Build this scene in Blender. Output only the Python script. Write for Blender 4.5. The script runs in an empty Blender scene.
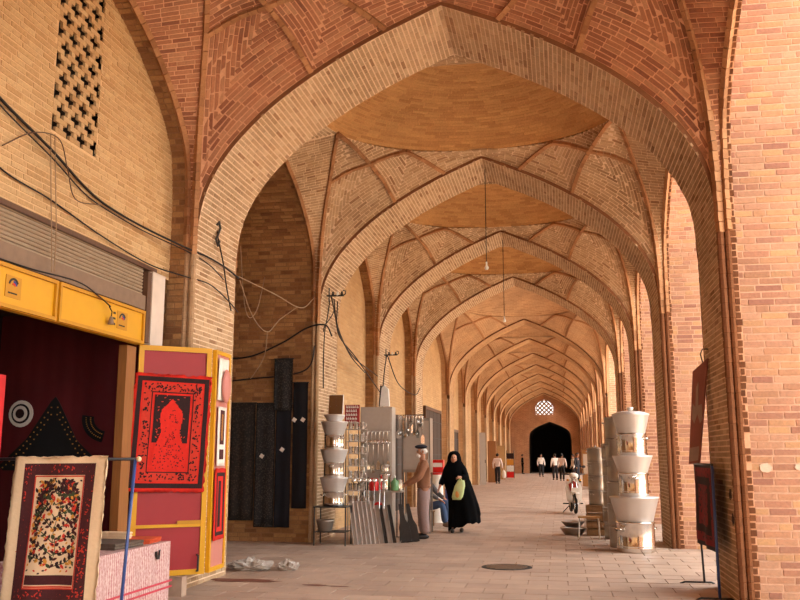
import bpy, bmesh, math, random
import numpy as np
from mathutils import Vector, Matrix
from mathutils.bvhtree import BVHTree
random.seed(7); RNG = np.random.default_rng(7)
scene = bpy.context.scene
COL = scene.collection
PI = math.pi

# ---------------------------------------------------------------- camera, world, sun, exposure
FPX = 880.0; CAMZ = 1.6
PITCH = math.atan(156 / FPX); YAW = math.atan(160 * math.cos(PITCH) / FPX)
cd = bpy.data.cameras.new('camera'); cam = bpy.data.objects.new('camera', cd); COL.objects.link(cam)
cd.sensor_width = 36; cd.lens = FPX / 800 * 36; cd.clip_end = 500
cam.location = (0, 0, CAMZ); cam.rotation_euler = (PI / 2 + PITCH, 0, YAW)
scene.camera = cam

world = bpy.data.worlds.new('world'); scene.world = world; world.use_nodes = True
wn = world.node_tree; bg = wn.nodes['Background']
bg.inputs['Color'].default_value = (0.93, 0.98, 1.0, 1); bg.inputs['Strength'].default_value = 5.0
sl = bpy.data.lights.new('sun', 'SUN'); sun = bpy.data.objects.new('sun', sl); COL.objects.link(sun)
sl.energy = 7.0; sl.angle = math.radians(3.0); sl.color = (1.0, 0.92, 0.8)
sun.location = (30, 10, 40)
SUN_DIR = Vector((-0.10, -0.04, -1.0)).normalized()
sun.rotation_euler = SUN_DIR.to_track_quat('-Z', 'Y').to_euler()
vs = scene.view_settings
vs.view_transform = 'Standard'; vs.look = 'None'; vs.gamma = 1.0; vs.use_curve_mapping = False
vs.exposure = 0.72

# ---------------------------------------------------------------- camera maths (choosing the pieces that show largest)
CF = np.array([-math.sin(YAW) * math.cos(PITCH), math.cos(YAW) * math.cos(PITCH), math.sin(PITCH)])
CR = np.array([math.cos(YAW), math.sin(YAW), 0.0]); CU = np.cross(CR, CF); CC = np.array([0, 0, CAMZ])

def project(p):
    q = np.asarray(p, float) - CC
    z = q @ CF
    z = np.where(np.abs(z) < 1e-6, 1e-6, z)
    return 400 + FPX * (q @ CR) / z, 300 - FPX * (q @ CU) / z, z

# ---------------------------------------------------------------- material helpers
def lin(c):
    return tuple((x / 255 / 12.92) if x / 255 <= 0.04045 else (((x / 255) + 0.055) / 1.055) ** 2.4 for x in c[:3]) + (1.0,)

MATS = {}
def new_mat(name):
    m = bpy.data.materials.new(name); m.use_nodes = True
    nt = m.node_tree; b = nt.nodes['Principled BSDF']
    MATS[name] = m
    return m, nt, b

def N(nt, kind, **kw):
    n = nt.nodes.new(kind)
    for k, v in kw.items():
        if k.startswith('_'): setattr(n, k[1:], v)
        else: n.inputs[k.replace('__', ' ')].default_value = v
    return n

def plain(name, rgb, rough=0.6, metal=0.0, noise=0.12, scale=14.0, bump=0.0, spec=0.4, emit=None):
    """a colour with fine grain and a little relief"""
    m, nt, b = new_mat(name)
    c = lin(rgb)
    tc = N(nt, 'ShaderNodeTexCoord')
    nz = N(nt, 'ShaderNodeTexNoise', Scale=scale, Detail=5.0)
    nt.links.new(tc.outputs['Object'], nz.inputs['Vector'])
    mx = N(nt, 'ShaderNodeMix', _data_type='RGBA')
    mx.inputs['A'].default_value = tuple(x * (1 - noise) for x in c[:3]) + (1,)
    mx.inputs['B'].default_value = tuple(min(1, x * (1 + noise)) for x in c[:3]) + (1,)
    nt.links.new(nz.outputs['Fac'], mx.inputs['Factor']); nt.links.new(mx.outputs['Result'], b.inputs['Base Color'])
    b.inputs['Roughness'].default_value = rough; b.inputs['Metallic'].default_value = metal
    b.inputs['Specular IOR Level'].default_value = spec
    if bump:
        bp = N(nt, 'ShaderNodeBump', Strength=bump, Distance=0.02)
        nt.links.new(nz.outputs['Fac'], bp.inputs['Height']); nt.links.new(bp.outputs['Normal'], b.inputs['Normal'])
    if emit:
        b.inputs['Emission Color'].default_value = c; b.inputs['Emission Strength'].default_value = emit
    return m

def ramp(nt, cols, interp='LINEAR'):
    r = nt.nodes.new('ShaderNodeValToRGB'); r.color_ramp.interpolation = interp
    el = r.color_ramp.elements
    while len(el) < len(cols): el.new(0.5)
    for i, c in enumerate(cols):
        el[i].position = i / max(1, len(cols) - 1); el[i].color = lin(c)
    return r

def brick_mat(name, cols, stain=0.35):
    """fired brick pieces: each piece draws its own tone, with grain and soot"""
    m, nt, b = new_mat(name)
    oi = N(nt, 'ShaderNodeObjectInfo'); ge = N(nt, 'ShaderNodeNewGeometry')
    a1 = N(nt, 'ShaderNodeMath', _operation='MULTIPLY'); a1.inputs[1].default_value = 7.31
    a2 = N(nt, 'ShaderNodeMath', _operation='ADD'); a3 = N(nt, 'ShaderNodeMath', _operation='FRACT')
    nt.links.new(oi.outputs['Random'], a1.inputs[0]); nt.links.new(a1.outputs[0], a2.inputs[0])
    nt.links.new(ge.outputs['Random Per Island'], a2.inputs[1]); nt.links.new(a2.outputs[0], a3.inputs[0])
    r = ramp(nt, cols); nt.links.new(a3.outputs[0], r.inputs['Fac'])
    n1 = N(nt, 'ShaderNodeTexNoise', Scale=0.9, Detail=6.0, Roughness=0.65); nt.links.new(ge.outputs['Position'], n1.inputs['Vector'])
    n2 = N(nt, 'ShaderNodeTexNoise', Scale=38.0, Detail=3.0); nt.links.new(ge.outputs['Position'], n2.inputs['Vector'])
    mr = N(nt, 'ShaderNodeMapRange'); mr.inputs['From Min'].default_value = 0.3; mr.inputs['From Max'].default_value = 0.7
    mr.inputs['To Min'].default_value = 1 - stain; mr.inputs['To Max'].default_value = 1 + stain * 0.35
    nt.links.new(n1.outputs['Fac'], mr.inputs['Value'])
    mr2 = N(nt, 'ShaderNodeMapRange'); mr2.inputs['To Min'].default_value = 0.7; mr2.inputs['To Max'].default_value = 1.3
    nt.links.new(n2.outputs['Fac'], mr2.inputs['Value'])
    mm = N(nt, 'ShaderNodeMath', _operation='MULTIPLY'); nt.links.new(mr.outputs[0], mm.inputs[0]); nt.links.new(mr2.outputs[0], mm.inputs[1])
    vm = N(nt, 'ShaderNodeVectorMath', _operation='SCALE'); nt.links.new(r.outputs['Color'], vm.inputs[0]); nt.links.new(mm.outputs[0], vm.inputs['Scale'])
    nt.links.new(vm.outputs[0], b.inputs['Base Color'])
    b.inputs['Roughness'].default_value = 0.92; b.inputs['Specular IOR Level'].default_value = 0.2
    bp = N(nt, 'ShaderNodeBump', Strength=0.25, Distance=0.01); nt.links.new(n2.outputs['Fac'], bp.inputs['Height']); nt.links.new(bp.outputs['Normal'], b.inputs['Normal'])
    return m

def bricktex_mat(name, c1, c2, mortar, bw=0.30, rh=0.085, ms=0.012, stain=0.3):
    """brickwork too far off to build piece by piece: courses laid in metres on the surface's own UV"""
    m, nt, b = new_mat(name)
    uv = N(nt, 'ShaderNodeUVMap'); ge = N(nt, 'ShaderNodeNewGeometry')
    br = nt.nodes.new('ShaderNodeTexBrick')
    br.inputs['Color1'].default_value = lin(c1); br.inputs['Color2'].default_value = lin(c2); br.inputs['Mortar'].default_value = lin(mortar)
    br.inputs['Scale'].default_value = 1.0; br.inputs['Brick Width'].default_value = bw; br.inputs['Row Height'].default_value = rh
    br.inputs['Mortar Size'].default_value = ms; br.inputs['Mortar Smooth'].default_value = 0.2
    nt.links.new(uv.outputs[0], br.inputs['Vector'])
    n1 = N(nt, 'ShaderNodeTexNoise', Scale=0.8, Detail=7.0, Roughness=0.65); nt.links.new(ge.outputs['Position'], n1.inputs['Vector'])
    mr = N(nt, 'ShaderNodeMapRange'); mr.inputs['From Min'].default_value = 0.3; mr.inputs['From Max'].default_value = 0.7
    mr.inputs['To Min'].default_value = 1 - stain; mr.inputs['To Max'].default_value = 1 + stain * 0.4
    nt.links.new(n1.outputs['Fac'], mr.inputs['Value'])
    vm = N(nt, 'ShaderNodeVectorMath', _operation='SCALE'); nt.links.new(br.outputs['Color'], vm.inputs[0]); nt.links.new(mr.outputs[0], vm.inputs['Scale'])
    nt.links.new(vm.outputs[0], b.inputs['Base Color'])
    b.inputs['Roughness'].default_value = 0.92; b.inputs['Specular IOR Level'].default_value = 0.2
    bp = N(nt, 'ShaderNodeBump', Strength=0.6, Distance=0.02, _invert=True); nt.links.new(br.outputs['Fac'], bp.inputs['Height']); nt.links.new(bp.outputs['Normal'], b.inputs['Normal'])
    return m

# ---------------------------------------------------------------- object helpers
def tag(o, label=None, cat=None, group=None, kind=None):
    if label: o['label'] = label
    if cat: o['category'] = cat
    if group: o['group'] = group
    if kind: o['kind'] = kind
    return o

def empty(name, loc=(0, 0, 0), rz=0.0, parent=None):
    o = bpy.data.objects.new(name, None); COL.objects.link(o)
    o.location = loc; o.rotation_euler = (0, 0, rz); o.empty_display_size = 0.1
    if parent: o.parent = parent
    return o

def mesh_obj(name, verts, faces, mat, parent=None, uvs=None, smooth=False):
    me = bpy.data.meshes.new(name)
    me.from_pydata([tuple(map(float, v)) for v in verts], [], [tuple(map(int, f)) for f in faces])
    if uvs is not None:
        ul = me.uv_layers.new(name='UVMap')
        li = np.empty(len(me.loops), dtype=np.int32); me.loops.foreach_get('vertex_index', li)
        ul.data.foreach_set('uv', np.asarray(uvs, dtype=np.float32)[li].ravel())
    if mat: me.materials.append(MATS[mat] if isinstance(mat, str) else mat)
    if smooth: me.polygons.foreach_set('use_smooth', [True] * len(me.polygons))
    me.update()
    o = bpy.data.objects.new(name, me); COL.objects.link(o)
    if parent: o.parent = parent
    return o

class MB:
    """collects shapes into one mesh"""
    def __init__(s): s.v = []; s.f = []; s.sm = False
    def add(s, verts, faces):
        k = len(s.v); s.v += [tuple(v) for v in verts]; s.f += [tuple(i + k for i in f) for f in faces]; return s
    def box(s, c, d, rz=0.0, ry=0.0, rx=0.0):
        R = (Matrix.Rotation(rz, 3, 'Z') @ Matrix.Rotation(ry, 3, 'Y') @ Matrix.Rotation(rx, 3, 'X'))
        vs = [Vector(c) + R @ Vector((sx * d[0] / 2, sy * d[1] / 2, sz * d[2] / 2)) for sx in (-1, 1) for sy in (-1, 1) for sz in (-1, 1)]
        return s.add(vs, [(0, 1, 3, 2), (4, 6, 7, 5), (0, 4, 5, 1), (2, 3, 7, 6), (0, 2, 6, 4), (1, 5, 7, 3)])
    def bar(s, a, b, w, t, up=(0, 0, 1)):
        a = Vector(a); b = Vector(b); d = (b - a).normalized(); u = Vector(up)
        if abs(d.dot(u)) > 0.98: u = Vector((1, 0, 0))
        x = d.cross(u).normalized(); y = x.cross(d)
        vs = [p + x * sx * w / 2 + y * sy * t / 2 for p in (a, b) for sx, sy in ((-1, -1), (1, -1), (1, 1), (-1, 1))]
        return s.add(vs, [(3, 2, 1, 0), (4, 5, 6, 7), (0, 1, 5, 4), (1, 2, 6, 5), (2, 3, 7, 6), (3, 0, 4, 7)])
    def tube(s, pts, r, n=8, cap=True):
        pts = [Vector(p) for p in pts]; rs = r if isinstance(r, (list, tuple)) else [r] * len(pts)
        k = len(s.v); ref = None
        for i, p in enumerate(pts):
            t = (pts[min(i + 1, len(pts) - 1)] - pts[max(i - 1, 0)]).normalized()
            if ref is None:
                ref = Vector((0, 0, 1)) if abs(t.z) < 0.9 else Vector((1, 0, 0))
            x = (ref - t * ref.dot(t))
            x = x.normalized() if x.length > 1e-5 else t.orthogonal().normalized()
            ref = x; y = t.cross(x)
            for j in range(n):
                a = 2 * PI * j / n; s.v.append(tuple(p + (x * math.cos(a) + y * math.sin(a)) * rs[i]))
        for i in range(len(pts) - 1):
            for j in range(n):
                s.f.append((k + i * n + j, k + i * n + (j + 1) % n, k + (i + 1) * n + (j + 1) % n, k + (i + 1) * n + j))
        if cap:
            s.f.append(tuple(k + j for j in reversed(range(n)))); e = k + (len(pts) - 1) * n; s.f.append(tuple(e + j for j in range(n)))
        return s
    def lathe(s, prof, c=(0, 0, 0), n=24, close=True, M=None):
        k = len(s.v); c = Vector(c)
        for r, z in prof:
            for j in range(n):
                a = 2 * PI * j / n; p = Vector((r * math.cos(a), r * math.sin(a), z))
                if M: p = M @ p
                s.v.append(tuple(c + p))
        for i in range(len(prof) - 1):
            for j in range(n):
                s.f.append((k + i * n + j, k + i * n + (j + 1) % n, k + (i + 1) * n + (j + 1) % n, k + (i + 1) * n + j))
        if close:
            s.f.append(tuple(k + j for j in reversed(range(n)))); e = k + (len(prof) - 1) * n; s.f.append(tuple(e + j for j in range(n)))
        return s
    def prism(s, poly, o, ex, ey, ez, d):
        """a flat outline given thickness: poly in (ex, ey), extruded d along ez"""
        o = Vector(o); ex = Vector(ex); ey = Vector(ey); ez = Vector(ez); n = len(poly); k = len(s.v)
        for q in (0, d):
            for x, y in poly: s.v.append(tuple(o + ex * x + ey * y + ez * q))
        s.f.append(tuple(k + i for i in reversed(range(n)))); s.f.append(tuple(k + n + i for i in range(n)))
        for i in range(n): s.f.append((k + i, k + (i + 1) % n, k + n + (i + 1) % n, k + n + i))
        return s
    def sphere(s, c, r, n=12, m=8, sc=(1, 1, 1)):
        c = Vector(c); k = len(s.v); s.v.append(tuple(c + Vector((0, 0, -r * sc[2]))))
        for i in range(1, m):
            a = -PI / 2 + PI * i / m
            for j in range(n):
                b = 2 * PI * j / n
                s.v.append(tuple(c + Vector((r * sc[0] * math.cos(a) * math.cos(b), r * sc[1] * math.cos(a) * math.sin(b), r * sc[2] * math.sin(a)))))
        s.v.append(tuple(c + Vector((0, 0, r * sc[2])))); e = len(s.v) - 1
        for j in range(n): s.f.append((k, k + 1 + (j + 1) % n, k + 1 + j))
        for i in range(m - 2):
            for j in range(n):
                q = k + 1 + i * n; s.f.append((q + j, q + (j + 1) % n, q + n + (j + 1) % n, q + n + j))
        q = k + 1 + (m - 2) * n
        for j in range(n): s.f.append((q + j, q + (j + 1) % n, e))
        return s
    def build(s, name, mat, parent=None, smooth=False):
        return mesh_obj(name, s.v, s.f, mat, parent, smooth=smooth)

def copy_tree(o, parent=None):
    c = o.copy(); COL.objects.link(c); c.parent = parent
    for ch in list(o.children): copy_tree(ch, c)
    return c
# ================================================================ the place: piers, arches, vaults, walls, floor
XC = -1.33; HW = 3.20                       # middle of the passage, half its clear width
FRONTS = [-1.6, 4.4, 10.4, 16.4, 22.2, 28.2, 37.3, 43.7, 50.1, 56.5, 63.0, 69.5, 76.0, 82.5]
TH = 1.42                                    # depth of each arch
NEAR = 5                                     # arches up to this index are laid brick by brick
MORTAR = (196, 160, 122)
plain('mortar', (220, 192, 160), 0.95, noise=0.2, scale=20, bump=0.3)
plain('mortar_red', (208, 158, 124), 0.95, noise=0.2, scale=20, bump=0.3)
plain('mortar_pink', (198, 160, 134), 0.95, noise=0.2, scale=20, bump=0.3)
plain('mortar_tan', (206, 170, 126), 0.95, noise=0.2, scale=20, bump=0.3)
plain('mortar_ochre', (196, 146, 94), 0.95, noise=0.2, scale=20, bump=0.3)
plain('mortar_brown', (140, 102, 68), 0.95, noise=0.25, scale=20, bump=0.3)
brick_mat('brick_cream', [(168, 134, 100), (194, 162, 128), (180, 146, 110), (202, 172, 138), (152, 114, 82)])
brick_mat('brick_red', [(150, 98, 72), (176, 122, 90), (136, 86, 64), (188, 138, 104), (162, 106, 78)])
brick_mat('brick_pink', [(178, 132, 104), (186, 144, 116), (168, 120, 96), (188, 146, 106), (152, 106, 88), (180, 136, 108)], stain=0.18)
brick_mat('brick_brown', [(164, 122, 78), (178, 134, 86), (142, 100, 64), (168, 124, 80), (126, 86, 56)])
brick_mat('brick_ochre', [(192, 146, 94), (204, 158, 104), (180, 132, 84), (198, 150, 98)], stain=0.2)
brick_mat('brick_tan', [(190, 154, 108), (198, 164, 120), (180, 142, 98), (192, 156, 112)], stain=0.15)
brick_mat('brick_jamb', [(156, 110, 78), (176, 128, 92), (142, 98, 68), (166, 118, 84)])
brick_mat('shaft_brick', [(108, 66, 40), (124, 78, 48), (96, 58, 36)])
brick_mat('shaded_edge_brick', [(120, 80, 54), (136, 92, 62), (108, 70, 48)])  # shadow along the arch lips is put into this darker colour
brick_mat('rib_brick', [(168, 120, 82), (186, 136, 96), (150, 104, 70)])
bricktex_mat('tex_cream', (190, 146, 104), (208, 166, 122), MORTAR)
bricktex_mat('tex_red', (170, 118, 86), (186, 134, 98), (202, 160, 124))
bricktex_mat('tex_vault', (188, 144, 106), (206, 164, 124), (212, 176, 138))
bricktex_mat('tex_tan', (190, 150, 104), (204, 166, 120), (196, 160, 118), stain=0.15)
bricktex_mat('tex_pink', (206, 156, 120), (190, 136, 104), (224, 190, 156))
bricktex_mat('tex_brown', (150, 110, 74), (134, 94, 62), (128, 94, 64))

def catmull(pts, n):
    """smooth curve through pts, n samples, even arc length"""
    P = np.asarray(pts, float); k = len(P)
    if k == 2:
        t = np.linspace(0, 1, n)[:, None]; return P[0] * (1 - t) + P[1] * t
    E = np.vstack([2 * P[0] - P[1], P, 2 * P[-1] - P[-2]]); out = []
    for i in range(1, k):
        p0, p1, p2, p3 = E[i - 1], E[i], E[i + 1], E[i + 2]
        t = np.linspace(0, 1, 16, endpoint=False)[:, None]
        out.append(0.5 * (2 * p1 + (p2 - p0) * t + (2 * p0 - 5 * p1 + 4 * p2 - p3) * t ** 2 + (3 * p1 - p0 - 3 * p2 + p3) * t ** 3))
    Q = np.vstack(out + [P[-1:]])
    return resample(Q, n)

def resample(Q, n):
    d = np.r_[0, np.cumsum(np.linalg.norm(np.diff(Q, axis=0), axis=1))]
    t = np.linspace(0, d[-1], n)
    return np.stack([np.interp(t, d, Q[:, i]) for i in range(Q.shape[1])], 1)

# half profile of the transverse arch (offset from middle, height)
HALF = catmull([(3.2, 4.1), (3.185, 4.5), (3.08, 5.0), (2.78, 5.52), (2.25, 6.06), (1.6, 6.52), (0.95, 6.88), (0.35, 7.15), (0, 7.3)], 40)
# half profile of the side arch in a bay of half length 1 (offset, height)
LAT = catmull([(1.0, 4.7), (0.985, 5.15), (0.94, 5.55), (0.77, 6.0), (0.48, 6.46), (0.18, 6.76), (0, 6.92)], 30)

BRICKS = []      # (parent for pieces, thing for the joined rest, material, list of (c, a, b, n)) queued until every surface stands
OCC = []         # surfaces for the visibility test

def lay(verts, faces, uvs, ref, L=0.30, Hc=0.085, joint=0.014, proud=0.016, seed=0):
    """lay bricks over a surface: courses run along u, stacked along v, cut where the surface ends"""
    V = np.asarray(verts, float); UV = np.asarray(uvs, float)
    T = []
    for f in faces:
        T.append((f[0], f[1], f[2]))
        if len(f) == 4: T.append((f[0], f[2], f[3]))
    T = np.asarray(T); A = UV[T[:, 0]]; B = UV[T[:, 1]]; Cc = UV[T[:, 2]]
    rng = np.random.default_rng(seed + 11)
    u0, v0 = UV.min(0); u1, v1 = UV.max(0)
    rows = np.arange(math.floor(v0 / Hc), math.ceil(v1 / Hc) + 1)
    S = 9; fr = (np.arange(S) + 0.5) / S - 0.5
    cu = []; cv = []; ln = []
    for r in rows:
        u = math.floor(u0 / L) * L - L + (0.5 * L if r % 2 else 0) + rng.uniform(-.03, .03)
        while u < u1 + L:
            l = L * rng.choice([1, 1, 1, 1, 0.5, 0.8]) ; cu.append(u + l / 2); cv.append((r + 0.5) * Hc); ln.append(l); u += l
    cu = np.array(cu); cv = np.array(cv); ln = np.array(ln); n = len(cu)
    su = (cu[:, None] + fr[None] * ln[:, None]); sv = np.repeat(cv[:, None], S, 1)
    tri = -np.ones((n, S), int)
    order = np.argsort(cv)
    cvs = cv[order]
    for i in range(len(T)):
        a, b, c = A[i], B[i], Cc[i]
        den = (b[0] - a[0]) * (c[1] - a[1]) - (c[0] - a[0]) * (b[1] - a[1])
        if abs(den) < 1e-10: continue
        lo = np.searchsorted(cvs, min(a[1], b[1], c[1]) - 1e-6); hi = np.searchsorted(cvs, max(a[1], b[1], c[1]) + 1e-6)
        if hi <= lo: continue
        ix = order[lo:hi]
        mu = min(a[0], b[0], c[0]); Mu = max(a[0], b[0], c[0])
        ix = ix[(cu[ix] + ln[ix] / 2 > mu) & (cu[ix] - ln[ix] / 2 < Mu)]
        if not len(ix): continue
        x = su[ix]; y = sv[ix]
        w1 = ((x - a[0]) * (c[1] - a[1]) - (c[0] - a[0]) * (y - a[1])) / den
        w2 = ((b[0] - a[0]) * (y - a[1]) - (x - a[0]) * (b[1] - a[1])) / den
        ok = (w1 >= -1e-4) & (w2 >= -1e-4) & (w1 + w2 <= 1.0001)
        t = tri[ix]; t[ok & (t < 0)] = i; tri[ix] = t
    out = []
    ref = np.asarray(ref, float)
    inside = tri >= 0
    for k in np.nonzero(inside.any(1))[0]:
        q = np.nonzero(inside[k])[0]; lo, hi = q[0], q[-1]
        if hi - lo < 1: continue
        us = cu[k] + ((lo + hi + 1) / 2 / S - 0.5) * ln[k]; l = (hi - lo + 1) / S * ln[k] - joint
        if l < 0.03: continue
        i = tri[k, (lo + hi) // 2]
        if i < 0: i = tri[k, q[len(q) // 2]]
        a, b, c = A[i], B[i], Cc[i]; pa, pb, pc = V[T[i]]
        M2 = np.array([[b[0] - a[0], c[0] - a[0]], [b[1] - a[1], c[1] - a[1]]])
        w = np.linalg.solve(M2, np.array([us, cv[k]]) - a)
        J = np.stack([pb - pa, pc - pa], 1) @ np.linalg.inv(M2)
        p = pa + (pb - pa) * w[0] + (pc - pa) * w[1]
        tu = J[:, 0]; tv = J[:, 1]
        sc_u = np.linalg.norm(tu); tu = tu / max(sc_u, 1e-9)
        tv = tv - tu * (tv @ tu); sc_v = np.linalg.norm(tv)
        if sc_v < 1e-6: continue
        tv = tv / sc_v; nn = np.cross(tu, tv)
        if nn @ (ref - p) < 0: nn = -nn; tv = -tv
        h = proud * rng.uniform(0.5, 1.25)
        g = rng.normal(0, 0.006, 2)
        tu2 = tu + nn * g[0] * .6; nn2 = nn - tu * g[0] * .6
        out.append((p + nn * (h / 2 - 0.01), tu2 * l * min(sc_u, 1.25), tv * (Hc - joint * rng.uniform(.8, 1.3)) * min(sc_v, 1.25), nn2 * (h + 0.02)))
    return out

def surf(name, P, UV, mat, parent, occ=True):
    """grid of points (nu, nv, 3) -> mesh; returns verts, faces, uvs"""
    P = np.asarray(P, float); nu, nv = P.shape[:2]
    V = P.reshape(-1, 3); U = np.asarray(UV, float).reshape(-1, 2)
    F_ = [(i * nv + j, (i + 1) * nv + j, (i + 1) * nv + j + 1, i * nv + j + 1) for i in range(nu - 1) for j in range(nv - 1)]
    o = mesh_obj(name, V, F_, mat, parent, uvs=U, smooth=True) if name else None
    if occ: OCC.append((V, F_))
    return o, V, F_, U

def profile_path(off=0.0):
    """whole profile of the transverse arch from the left foot over the crown to the right foot: (x, z)"""
    h = HALF.copy(); h[:, 1] += off; h[:, 0] = np.where(h[:, 0] > 1e-6, h[:, 0] + off * .8, 0)
    up = np.stack([-h[:, 0], h[:, 1]], 1); dn = np.stack([h[::-1, 0], h[::-1, 1]], 1)
    zs = np.linspace(0, 4.1, 6)[:-1]
    foot = np.stack([np.full(5, -(HW + off * .8)), zs], 1)
    foot2 = np.stack([np.full(5, HW + off * .8), zs[::-1]], 1)
    return np.vstack([foot, up, dn[1:], foot2])

ORD = ['', 'first', 'second', 'third', 'fourth', 'fifth', 'sixth', 'seventh', 'eighth', 'ninth', 'tenth', 'eleventh', 'twelfth', 'last']
def queue(holder, rest, mat, bricks): BRICKS.append((holder, rest, mat, bricks))

def make_arch(i):
    Y0 = FRONTS[i]; Y1 = Y0 + TH
    pr = profile_path(); X = XC + pr[:, 0]; Z = pr[:, 1]
    s = np.r_[0, np.cumsum(np.linalg.norm(np.diff(pr, axis=0), axis=1))]
    near = 2 <= i <= NEAR
    ys = np.linspace(Y0, Y1, 4)
    P = np.stack([np.stack([X, np.full_like(X, y), Z], 1) for y in ys])
    UV = np.stack([np.stack([np.full_like(s, y - Y0), s], 1) for y in ys])
    o, V, F_, U = surf('trim_%d' % (i + 1), P, UV, 'mortar' if near else 'tex_cream', None)
    nm = {1: 'pointed brick arch behind the viewpoint', 0: 'pointed brick arch at the near end of the passage'}.get(i, 'pointed cream brick arch and its piers, %s one along the passage' % (ORD[i - 1] if i < 13 else 'last'))
    tag(o, nm, None, None, 'structure')
    # lips on both faces
    pr2 = profile_path(0.05); X2 = XC + pr2[:, 0]; Z2 = pr2[:, 1]
    for y in (Y0, Y1):
        PL = np.stack([np.stack([X, np.full_like(X, y), Z], 1), np.stack([X2, np.full_like(X2, y), Z2], 1)])
        UVL = np.stack([np.stack([np.zeros_like(s), s], 1), np.stack([np.full_like(s, .075), s], 1)])
        surf('arch_edge', PL, UVL, 'shaded_edge_brick', o)
    if near:
        br = lay(V, F_, U, (XC, (Y0 + Y1) / 2, 3.0), L=0.24, Hc=0.064, joint=.015, proud=.005, seed=i)
        queue(o, o, 'brick_cream', br)
    # engaged shafts up the pier corners
    for sx in (-1, 1):
        for yy, top in ((Y0, 4.7), (Y1, 4.7)):
            for rel, r, zb in ((3.235, 0.042, 0.0), (3.315, 0.038, 0.0)):
                m = MB(); zs = np.arange(zb, top + .01, 0.085 if near else 0.8)
                prof = []
                for a, z in enumerate(zs[:-1]):
                    e = r * (1 + (0.06 if a % 2 else 0)) if near else r
                    prof += [(e, z + .006), (e, zs[a + 1] - .006), (e * .9, zs[a + 1] - .003)]
                m.lathe(prof, (XC + sx * rel, yy + (0.01 if yy == Y0 else -0.01), 0), n=8)
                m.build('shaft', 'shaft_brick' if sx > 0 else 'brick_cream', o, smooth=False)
    return o

def coons(c0, c1, d0, d1, nu, nv, bulge=0.0, bdir=(0, 0, 1)):
    c0 = resample(np.asarray(c0, float), nu); c1 = resample(np.asarray(c1, float), nu)
    d0 = resample(np.asarray(d0, float), nv); d1 = resample(np.asarray(d1, float), nv)
    u = np.linspace(0, 1, nu)[:, None, None]; v = np.linspace(0, 1, nv)[None, :, None]
    P = (1 - v) * c0[:, None] + v * c1[:, None] + (1 - u) * d0[None] + u * d1[None] \
        - ((1 - u) * (1 - v) * c0[0] + u * (1 - v) * c0[-1] + (1 - u) * v * c1[0] + u * v * c1[-1])
    if bulge: P = P + bulge * (4 * u * (1 - u)) * (4 * v * (1 - v)) * np.asarray(bdir, float)
    return P

def guide_uv(V, G):
    """metres along the guide curve, metres away from it"""
    G = resample(np.asarray(G, float), 60); s = np.r_[0, np.cumsum(np.linalg.norm(np.diff(G, axis=0), axis=1))]
    V = np.asarray(V, float); A = G[:-1]; D = np.diff(G, axis=0); L2 = (D ** 2).sum(1)
    t = np.einsum('nkd,kd->nk', V[:, None] - A[None], D) / L2
    t[:, 1:-1] = np.clip(t[:, 1:-1], 0, 1); t[:, 0] = np.minimum(t[:, 0], 1); t[:, -1] = np.maximum(t[:, -1], 0)
    C_ = A[None] + t[..., None] * D[None]; dd = np.linalg.norm(V[:, None] - C_, axis=2); k = dd.argmin(1)
    ar = np.arange(len(V))
    return np.stack([s[k] + t[ar, k] * np.sqrt(L2[k]), dd[ar, k]], 1)

def sweep(m, C, ref, w, d0, d1):
    """a square-edged rib along a curve; d = towards the room"""
    C = np.asarray(C, float); k = len(m.v)
    for i in range(len(C)):
        t = C[min(i + 1, len(C) - 1)] - C[max(i - 1, 0)]; t /= np.linalg.norm(t)
        d = np.asarray(ref, float) - C[i]; d -= t * (d @ t); d /= np.linalg.norm(d); sdir = np.cross(t, d)
        for a, b in ((-1, d0), (-1, d1), (1, d1), (1, d0)): m.v.append(tuple(C[i] + sdir * a * w / 2 + d * b))
    for i in range(len(C) - 1):
        for j in range(4): m.f.append((k + i * 4 + j, k + i * 4 + (j + 1) % 4, k + (i + 1) * 4 + (j + 1) % 4, k + (i + 1) * 4 + j))
    m.f.append((k + 3, k + 2, k + 1, k)); e = k + (len(C) - 1) * 4; m.f.append((e, e + 1, e + 2, e + 3))

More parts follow.
